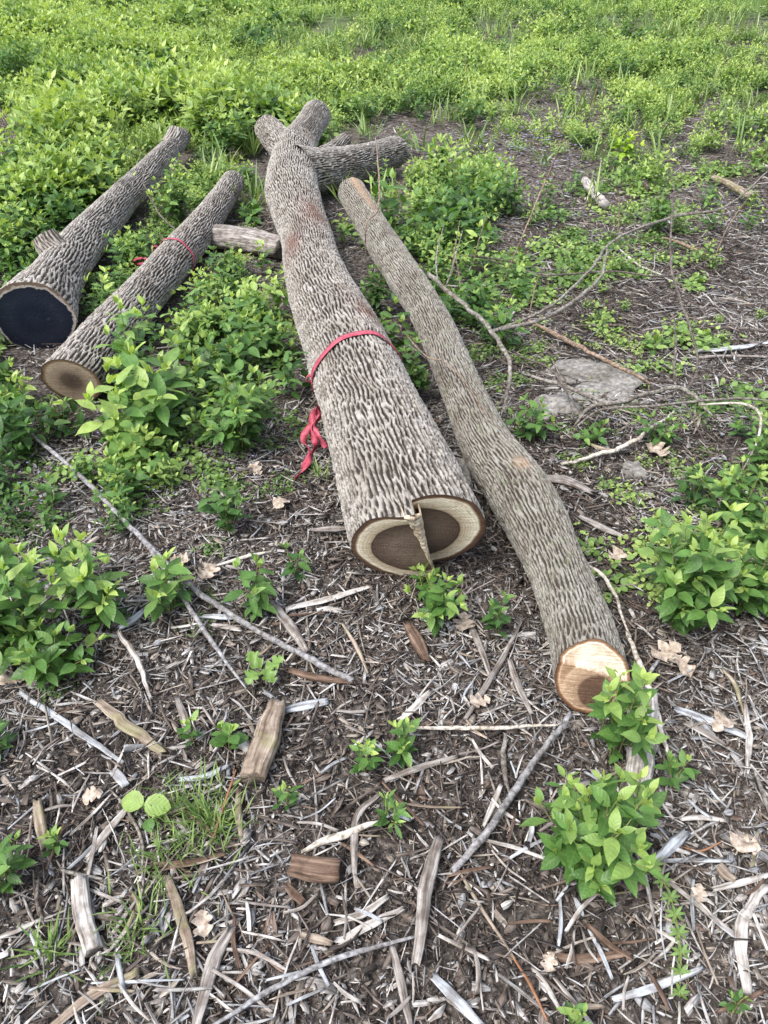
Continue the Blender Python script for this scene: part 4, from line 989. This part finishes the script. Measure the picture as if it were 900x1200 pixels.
sh('light shrub in front of the middle of the left logs', 165,300,262,60,7, 'leaf', leaf=.06, young=.9)
sh('light sprout in front of the short billet', 308,322,282,34,3, 'leaf', leaf=.06, gap=.04, young=1, side=False)
sh('broad leaved plant behind the short billet', 292,262,238,50,4, 'leaf', leaf=.10, gap=.05, young=.3, side=False)
sh('leafy shrub beside the far end of the ribboned log', 292,222,180,40,5, 'leaf', leaf=.06, young=.8)
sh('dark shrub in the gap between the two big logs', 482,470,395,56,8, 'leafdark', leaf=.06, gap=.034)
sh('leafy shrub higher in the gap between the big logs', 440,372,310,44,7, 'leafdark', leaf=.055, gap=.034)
sh('light sprig growing against the largest log', 402,290,245,30,3, 'leaf', leaf=.05, young=1, side=False)
sh('light sprig beside the raised end of the slim log', 446,235,178,44,3, 'leaf', leaf=.05, young=1, side=False)
sh('bright leafy shrub right of the middle of the slim log', 588,405,340,60,6, 'leaf', leaf=.075, gap=.045, young=.7)
sh('leafy shrub in front of the grey stones', 622,515,465,80,8, 'leaf', leaf=.055, gap=.034, young=.5)
sh('low leafy shrub right below the grey stones', 695,520,492,60,5, 'leaf', leaf=.045, young=.5)
sh('low green shrub under the hooked twig', 770,520,478,70,6, 'leaf', leaf=.05, young=.5)
sh('light sprout at the middle right mulch', 700,382,350,34,3, 'weed', leaf=.045, young=.9, side=False)
sh('light green seedling in the open mulch at right', 820,335,318,20,3, 'leaf', leaf=.04, young=1, side=False)
sh('light sprouts in front of the brown rotting branch', 762,415,388,40,4, 'leaf', leaf=.05, young=1, side=False)
sh('dense dark shrub on the far mulch at right', 768,275,215,62,12, 'leaf', leaf=.05, gap=.03, young=.5)
sh('wide low shrub right of the dense dark one', 828,242,205,50,8, 'leaf', leaf=.05, young=.6)
sh('shrub right of the slim log at the middle of its height', 668,330,290,50,6, 'leaf', leaf=.045, young=.7)
sh('yellow green maple seedling, the brightest plant in the weeds', 728,190,148,58,8, 'yellow', leaf=.09, gap=.05, young=.9)
sh('clump of upright narrow leaves behind the forked log', 512,205,150,50,9, 'leaf', leaf=.14, gap=.07, kind='lance', young=.9, side=False)
sh('tall narrow clump behind the fork of the largest log', 405,140,98,60,10, 'leaf', leaf=.12, gap=.06, kind='lance', young=1, side=False)
sh('leafy shrub directly behind the left fork stub', 268,160,85,90,14, 'leafdark', leaf=.07, gap=.045)
sh('big spreading bush at the far left', 22,115,18,110,18, 'leaf', leaf=.08, gap=.05, young=.5)
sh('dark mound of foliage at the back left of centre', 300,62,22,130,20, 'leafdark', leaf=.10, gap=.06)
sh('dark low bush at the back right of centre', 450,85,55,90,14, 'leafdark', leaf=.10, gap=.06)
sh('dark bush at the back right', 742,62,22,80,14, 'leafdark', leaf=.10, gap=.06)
sh('lone tall weed stalk standing at the back left', 168,110,8,26,2, 'weed', leaf=.10, gap=.07, side=False)
sh('light bush behind the long grey log', 122,170,118,70,12, 'leaf', leaf=.07, gap=.04, young=.9)
sh('shrub left of the stub of the painted log', 28,300,235,80,12, 'leaf', leaf=.065, gap=.038, young=.8)
sh('shrub behind the middle of the painted log', 85,232,170,80,12, 'leaf', leaf=.065, gap=.038, young=.8)
sh('tall open shoot at the left edge above the large left shrub', 10,690,600,60,4, leaf=.068, gap=.042, young=1, side=False)
sh('open shoot between the large left shrub and the forked branch', 92,700,610,55,4, leaf=.07, gap=.042, young=.9, side=False)
sh('low leafy shrub under the start of the forked branch', 60,600,545,80,6, leaf=.05, young=.5)
sh('upright shoot in the middle of the big right shrub', 812,715,580,60,3, leaf=.068, gap=.04, young=1, side=False)
sh('leafy shoot at the right edge level with the largest cut face', 892,660,590,70,5, leaf=.065, gap=.038, young=.9)
sh('pair of open shoots rising from the nearest shrub', 660,1010,925,70,3, leaf=.058, gap=.036, young=1, side=False)
sh('narrow shoot rising from the right side of the nearest shrub', 735,985,905,50,3, leaf=.056, gap=.036, young=1, side=False)
# two round leaves
p = P(174, 958, 0); r = thing('seedling', 'seedling with two round toothed leaves left of the grass tuft', 'plant', (p[0], p[1], 0), 'seedlings in the mulch')
a = P(160,930,.045)-p; b = P(192,937,.045)-p
pos = np.array([[0,0,.05],[0,0,.05],[.01,-.02,.03]]); Xs = np.array([[-.9,.2,.08],[.9,-.1,.05],[.3,-.9,.1]]); Ns = np.tile([0,-.3,1.], (3,1))
V,F,t,luv = leaf_mesh(pos, Xs, Ns, np.array([.052,.055,.03]), np.array([.75,.72,.4]), 'round'); mk('leaf_pair', V, F, M['leaf'], r, True, {'tint': t, 'luv': luv})
sv, sf = tubes([(np.array([[0,0,0],[.003,.002,.03],[0,0,.052]]), np.array([.0016,.0014,.001]))]); mk('stem', sv, [sf], M['stem'], r, True)
# oak seedling
p = P(309, 800, 0); r = thing('seedling', 'oak seedling with lobed leaves under the limp sprout', 'plant', (p[0], p[1], 0), 'seedlings in the mulch')
vs, fs, b0 = [], [], 0
for k, az in enumerate((.4, 2.3, 4.2, 5.4)):
    V, F = oak_leaf(k+60, .055); V = V+np.array([.03,0,0]); c, s = math.cos(az), math.sin(az)
    V = np.stack([V[:,0]*c-V[:,1]*s, V[:,0]*s+V[:,1]*c, V[:,2]+.05+V[:,0]*.2], -1); vs.append(V); fs.append(F+b0); b0 += len(V)
V = np.vstack(vs); mk('foliage', V, [np.vstack(fs)], M['leaf'], r, True, {'tint': np.full(len(V), .62), 'luv': np.tile([0,.2,0], (len(V),1))})
sv, sf = tubes([(np.array([[0,0,0],[.003,.002,.03],[0,0,.055]]), np.array([.0016,.0014,.001]))]); mk('stem', sv, [sf], M['stem'], r, True)
# cleavers vine
vp = [P(762,1002,.05), P(775,1028,.05), P(787,1055,.05), P(795,1090,.05), P(798,1120,.04), P(796,1168,.02)]
cN, _, _ = spline(vp, np.ones(6), 40); r = thing('vine', 'thin green vine with whorls of narrow leaves at the lower right', 'vine', tuple(cN[-1]))
o = mk('stem', *(lambda q: (q[0], [q[1]]))(tubes([(cN, np.full(40, .0013))])), M['stem'], r, True); place_local(o, r.location)
ps, xs, sz = [], [], []
for k in range(3, 40, 5):
    for a in np.linspace(0, 6.28, 8)[:-1]: ps.append(cN[k]); xs.append([math.cos(a), .5*math.sin(a), .6*math.sin(a)+.2]); sz.append(.020)
V,F,t,luv = leaf_mesh(np.array(ps), np.array(xs), np.tile([.1,-.3,1.],(len(ps),1)), np.array(sz), np.full(len(ps), .35), 'lance'); o = mk('foliage', V, F, M['weed'], r, True, {'tint': t, 'luv': luv}); place_local(o, r.location)

# thicket shrubs: copies of a few kinds
def scatter_individuals():
    rg = np.random.default_rng(15)
    kinds = []
    specs = [('leaf',.32,.30,7,.072,1.0),('leaf',.26,.28,6,.066,.8),('leaf',.38,.34,8,.078,.9),('leafdark',.28,.30,7,.075,.6),('weed',.18,.22,6,.055,.9)]
    zones = [  # x0,x1,y0,y1,count,kinds,label,group
      (0,235,70,150,40,(0,2,3,1),'light green leafy shrub in the dense thicket at the back left','shrubs of the back left thicket'),
      (0,60,180,330,24,(0,1,2),'leafy shrub left of the painted log near the left edge','shrubs left of the painted log'),
      (60,200,120,200,20,(0,1,3),'leafy shrub right behind the painted log','shrubs behind the painted log'),
      (215,320,95,200,24,(0,2,3),'leafy shrub behind the far ends of the left logs','shrubs behind the left logs'),
      (60,300,330,430,24,(1,4,3),'small leafy shrub in the shade between the ribboned logs','shrubs between the ribboned logs'),
      (0,200,470,620,18,(4,1),'low green plant below the brown cut end, above the forked branch','low plants above the forked branch'),
      (420,640,70,160,16,(4,1,3),'low green weed clump behind the forked log','weed clumps behind the fork'),
      (640,900,60,130,14,(4,1,3),'low green weed clump at the back right','weed clumps at the back right'),
      (600,900,150,330,14,(4,1),'small green plant dotting the open mulch at the far right','plants dotting the far mulch'),
      (500,640,230,330,10,(4,1),'small green plant right of the raised end of the slim log','plants beside the slim log'),
      (600,900,330,440,10,(4,),'tiny seedling on the mulch behind the grey stones','seedlings behind the stones')]
    protos = {}
    for (x0,x1,y0,y1,n,ks,lab,grp) in zones:
        c = 0; t = 0
        while c < n and t < 400:
            t += 1
            px, py = rg.uniform(x0,x1), rg.uniform(y0,y1); p = P(px, py, 0)
            if near_log(np.array([p[0]]), np.array([p[1]]), .05)[0]: continue
            # keep clear of the logs as seen just behind a plant too
            if any(near_log(np.array([p[0]]), np.array([p[1]+dy_]), .06)[0] for dy_ in (.2,.4,.6,.85)): continue
            k = int(rg.choice(ks)); sc = rg.uniform(.7,1.15)*(1.0 if py > 100 else 1.25)
            if y0 >= 150 and x0 >= 500: sc *= .75
            if y0 >= 330: sc *= .72 if x0 < 500 else .45
            if y0 >= 470: sc *= .8
            if (140 < px < 240 and 150 < py < 300) or (236 < px < 310 and 195 < py < 310): sc *= .4
            loc = (p[0], p[1], float(gz(p[0], p[1]))); rot = rg.uniform(0, 6.28)
            if k not in protos:
                m_, H, Wd, ns, lf, yg = specs[k]
                protos[k] = plant_obj('shrub', lab, 'shrub', shrub(700+k, H, Wd, ns, lf, .046, young=yg), loc, M[m_], rot, sc, grp)
            else: copy_tree(protos[k], loc, rot, sc, lab, grp)
            c += 1
scatter_individuals()

# ================================================================== undergrowth, weeds, grass as masses
def mass(name, label, mat, protos, n_bands, seed, kind, hfun, cov_pow=1.0, cmin=.0):
    """protos: list of Plant at unit scale; n_bands: (count, y0, y1, scale0, scale1)"""
    rg = np.random.default_rng(seed); vs, f3s, f4s, ts, ls = [], [], [], [], []; b = 0
    for (n, y0, y1, s0, s1) in n_bands:
        x, y = sample(rg, n, y0, y1)
        c = cover(x, y); clump = .6*vnoise(x*1.1+80, y*1.1+80, 71)+.4*vnoise(x*2.9+80, y*2.9+80, 72)
        k = rg.random(len(x)) < np.clip(c**cov_pow*(1.0+.9*(clump-.5)*(1-c)*3)*np.where(y < 4.5, sm(.12,.42,clump+.25*(c-.6)), sm(.27,.56,clump+.25*(c-.6))), 0, 1)*(c > cmin); x, y = x[k], y[k]
        k = ~near_log(x, y, .05) & ~near_log(x, y+.12, -.02) & ~near_log(x, y+.26, -.02) & ~((y > 3.8) & (near_log(x, y+.45, .0) | near_log(x, y+.7, .0) | near_log(x, y+.95, -.02))); x, y = x[k], y[k]
        u, v = proj(x, y)
        k = ~(((u > 15) & (u < 200) & (v > 440) & (v < 478)) | ((u > 30) & (u < 135) & (v > 440) & (v < 540))); x, y, u, v = x[k], y[k], u[k], v[k]
        for i in range(len(x)):
            pl = protos[int(rg.integers(len(protos)))]; a = rg.uniform(0, 6.28); s = rg.uniform(s0, s1)*hfun(u[i], v[i])*(.35+1.35*float(vnoise(x[i]*1.3+80, y[i]*1.3+80, 73))*float(.6+.8*vnoise(x[i]*.5+80, y[i]*.5+80, 74))); ca, sa = math.cos(a), math.sin(a)
            R = np.array([[ca,-sa,0],[sa,ca,0],[0,0,1]])
            V, F, t, luv = pl
            V2 = (V@R.T)*s+np.array([x[i], y[i], float(GZ(x[i], y[i]))])
            vs.append(V2); ts.append(np.clip(t+.0+.8*(float(vnoise(x[i]*2.3+80, y[i]*2.3+80, 77))-.5)+rg.normal(0,.10), 0, 1)); ls.append(luv)
            for f in F: (f3s if f.shape[1] == 3 else f4s).append(f+b)
            b += len(V2)
    fs = ([np.vstack(f4s)] if f4s else [])+([np.vstack(f3s)] if f3s else [])
    o = mk(name, np.vstack(vs), fs, mat, None, True, {'tint': np.concatenate(ts), 'luv': np.vstack(ls)}); tag(o, label, kind='stuff'); return o
def GZ(x, y): return gz(x, y)
def flat_leaf_plants(n, seed, H, Wd, ns, lf, gap, kind, young=.7, side=True):
    out = []
    for k in range(n):
        pl = shrub(seed+k, H, Wd, ns, lf, gap, young=young, side=side)
        V, F, t, luv = leaf_mesh(*pl.lv, kind=kind); V[:,2] = np.maximum(V[:,2], .004); out.append((V, F, t, luv))
    return out
def hf(u, v):
    if (140 < u < 240 and 160 < v < 300) or (236 < u < 300 and 200 < v < 310): return .38
    if v > 215 and u < 75 and v < 330: return .8   # the left thicket stands taller than the weeds at the right
    return (1.0 if v < 260 else .95) if u < 330 else .60 if u > 560 else .8
near_p = flat_leaf_plants(5, 2000, .22, .24, 5, .064, .044, 'ovate', side=False)
far_p = flat_leaf_plants(6, 2100, .27, .28, 9, .068, .044, 'lo', young=1.1, side=False)
mass('undergrowth', 'leafy green undergrowth around the logs', M['leaf'], near_p, [(260,1.35,2.3,.5,.85),(2300,2.2,5.8,.7,1.25)], 31, 'x', hf, 1.6, .3)
mass('undergrowth', 'leafy green undergrowth filling the back of the clearing', M['weed'], far_p, [(5200,4.8,12,.6,1.25),(6500,11.5,27,.8,1.5)], 32, 'x', hf, 1.2, .25)
mass('undergrowth', 'darker leafy undergrowth among the lighter weeds', M['leafdark'], far_p, [(900,4.2,12,.6,1.1),(700,11.5,25,.9,1.5)], 33, 'x', hf, 1.3, .3)
# low creeping cover with small round leaves
low_p = flat_leaf_plants(5, 2200, .05, .20, 9, .022, .018, 'round', young=.4, side=False)
for q in range(5): low_p[q][0][:,2] *= .7
mass('ground_cover', 'low creeping weeds with small round leaves', M['weed'], low_p, [(700,1.2,2.6,.6,1.0),(2600,2.5,6,.8,1.3)], 34, 'x', lambda u, v: 1.0, .9, .12)
low_f = flat_leaf_plants(4, 2300, .10, .26, 10, .035, .035, 'lo', young=.6, side=False)
mass('ground_cover', 'low creeping weeds over the far mulch', M['weed'], low_f, [(2500,5,14,.8,1.4)], 35, 'x', lambda u, v: 1.0, .8, .12)
# grass
def grass(name, label, spots, mat):
    ps, xs, ns, sz, tt = [], [], [], [], []; rg = np.random.default_rng(61)
    for (x, y, n, L, spread) in spots:
        a = rg.uniform(0, 6.28, n); r = np.abs(rg.normal(0, spread, n)); px = x+np.cos(a)*r; py = y+np.sin(a)*r
        ps.append(np.column_stack([px, py, gz(px, py)])); lean = rg.uniform(.1,1.0,n); b = rg.uniform(0,6.28,n)
        xs.append(np.column_stack([np.cos(b)*lean, np.sin(b)*lean, np.ones(n)])); ns.append(np.column_stack([np.cos(b), np.sin(b), rg.uniform(-.3,.3,n)])*-1+np.array([0,0,.4])); sz.append(rg.uniform(.5,1.1,n)*L); tt.append(np.clip(rg.normal(.45,.2,n),0,1))
    V,F,t,luv = leaf_mesh(np.vstack(ps), np.vstack(xs), np.vstack(ns), np.concatenate(sz), np.concatenate(tt), 'blade')
    V[:,2] = np.maximum(V[:,2], .003); luv = luv+np.array([0,.2,0])
    o = mk(name, V, F, mat, None, True, {'tint': t, 'luv': luv}); tag(o, label, kind='stuff')
rg = np.random.default_rng(8); spots = []
for (px, py, n, L, s) in ((235,962,170,.075,.05),(205,955,80,.07,.05),(255,975,90,.07,.04),(225,1000,60,.06,.05),(170,1085,60,.07,.04),(190,1010,50,.07,.04),(60,1118,40,.09,.02),(150,1120,40,.06,.04),(375,560,30,.09,.02)):
    p = P(px, py, 0); spots.append((p[0], p[1], n, L, s))
grass('grass', 'fine green grass tufts in the lower left mulch', spots, M['grass'])
spots = []
x, y = sample(rg, 1500, 5, 14); c = cover(x, y); k = rg.random(len(x)) < c*.8; x, y = x[k], y[k]; k = ~near_log(x, y, .05); x, y = x[k], y[k]
spots += [(a, b, 14, .28, .06) for a, b in zip(x, y)]
x, y = sample(rg, 3000, 12, 34); k = (rg.random(len(x)) < .35) | ((x < -2) & (y > 14)) | (y > 20); x, y = x[k], y[k]; spots += [(a, b, 14, .34, .13) for a, b in zip(x, y)]
grass('grass', 'grass blades standing among the weeds and across the back field', spots, M['grass'])
# small violet flowers in the creeping weeds
rg = np.random.default_rng(5); ps = []
for (px, py, n, sx, sy) in ((600,180,70,60,18),(640,165,40,40,14),(130,540,14,60,30),(30,560,8,20,20),(180,560,8,20,20)):
    for _ in range(n): ps.append(P(px+rg.normal(0,1)*sx, py+rg.normal(0,1)*sy, .07))
ps = np.array(ps); k = ~near_log(ps[:,0], ps[:,1], .03); ps = ps[k]; pr = []; xr = []
for p in ps:
    for a in range(4): pr.append(p); xr.append([math.cos(a*1.57), math.sin(a*1.57), .2])
sc = np.repeat(np.clip(ps[:,1]*.0020, .005, .012), 4)
V,F,t,luv = leaf_mesh(np.array(pr), np.array(xr), np.tile([0,-.4,1.], (len(pr),1)), sc, np.full(len(pr), .5), 'lo')
tag(mk('flowers', V, F, M['flower'], None, False), 'tiny violet flowers among the creeping weeds', kind='stuff')

# ================================================================== light, sky, camera
scn = bpy.context.scene
w = bpy.data.worlds.new('World'); scn.world = w; w.use_nodes = True; nt = w.node_tree
bg = nt.nodes['Background']; sky = nt.nodes.new('ShaderNodeTexSky'); sky.sky_type = 'NISHITA'; sky.sun_disc = False
EL, AZ = math.radians(58), math.radians(-130)      # azimuth from +Y, clockwise seen from above
sky.sun_elevation = EL; sky.sun_rotation = AZ; sky.dust_density = 3.0; sky.air_density = 1.0
hs = nt.nodes.new('ShaderNodeHueSaturation'); hs.inputs['Saturation'].default_value = .62
nt.links.new(sky.outputs[0], hs.inputs['Color']); nt.links.new(hs.outputs[0], bg.inputs['Color']); bg.inputs['Strength'].default_value = .15
sun = bpy.data.lights.new('sun', 'SUN'); sun.energy = 1.5; sun.angle = math.radians(25); sun.color = (1,.99,.97)
so = bpy.data.objects.new('sun', sun); C.objects.link(so)
d = Vector((math.sin(AZ)*math.cos(EL), math.cos(AZ)*math.cos(EL), math.sin(EL))); so.rotation_euler = d.to_track_quat('Z','Y').to_euler()
cam = bpy.data.cameras.new('camera'); cam.lens = FPX/1200*36; cam.sensor_width = 36; cam.clip_end = 2000; cam.clip_start = .05
co = bpy.data.objects.new('camera', cam); C.objects.link(co); co.location = (0,0,CH); co.rotation_euler = (math.pi/2-PITCH, 0, 0); scn.camera = co
scn.view_settings.view_transform = 'Standard'; scn.view_settings.look = 'None'; scn.view_settings.gamma = 1; scn.view_settings.exposure = 1.38
scn.cycles.max_bounces = 6; scn.cycles.transmission_bounces = 4; scn.cycles.use_denoising = True
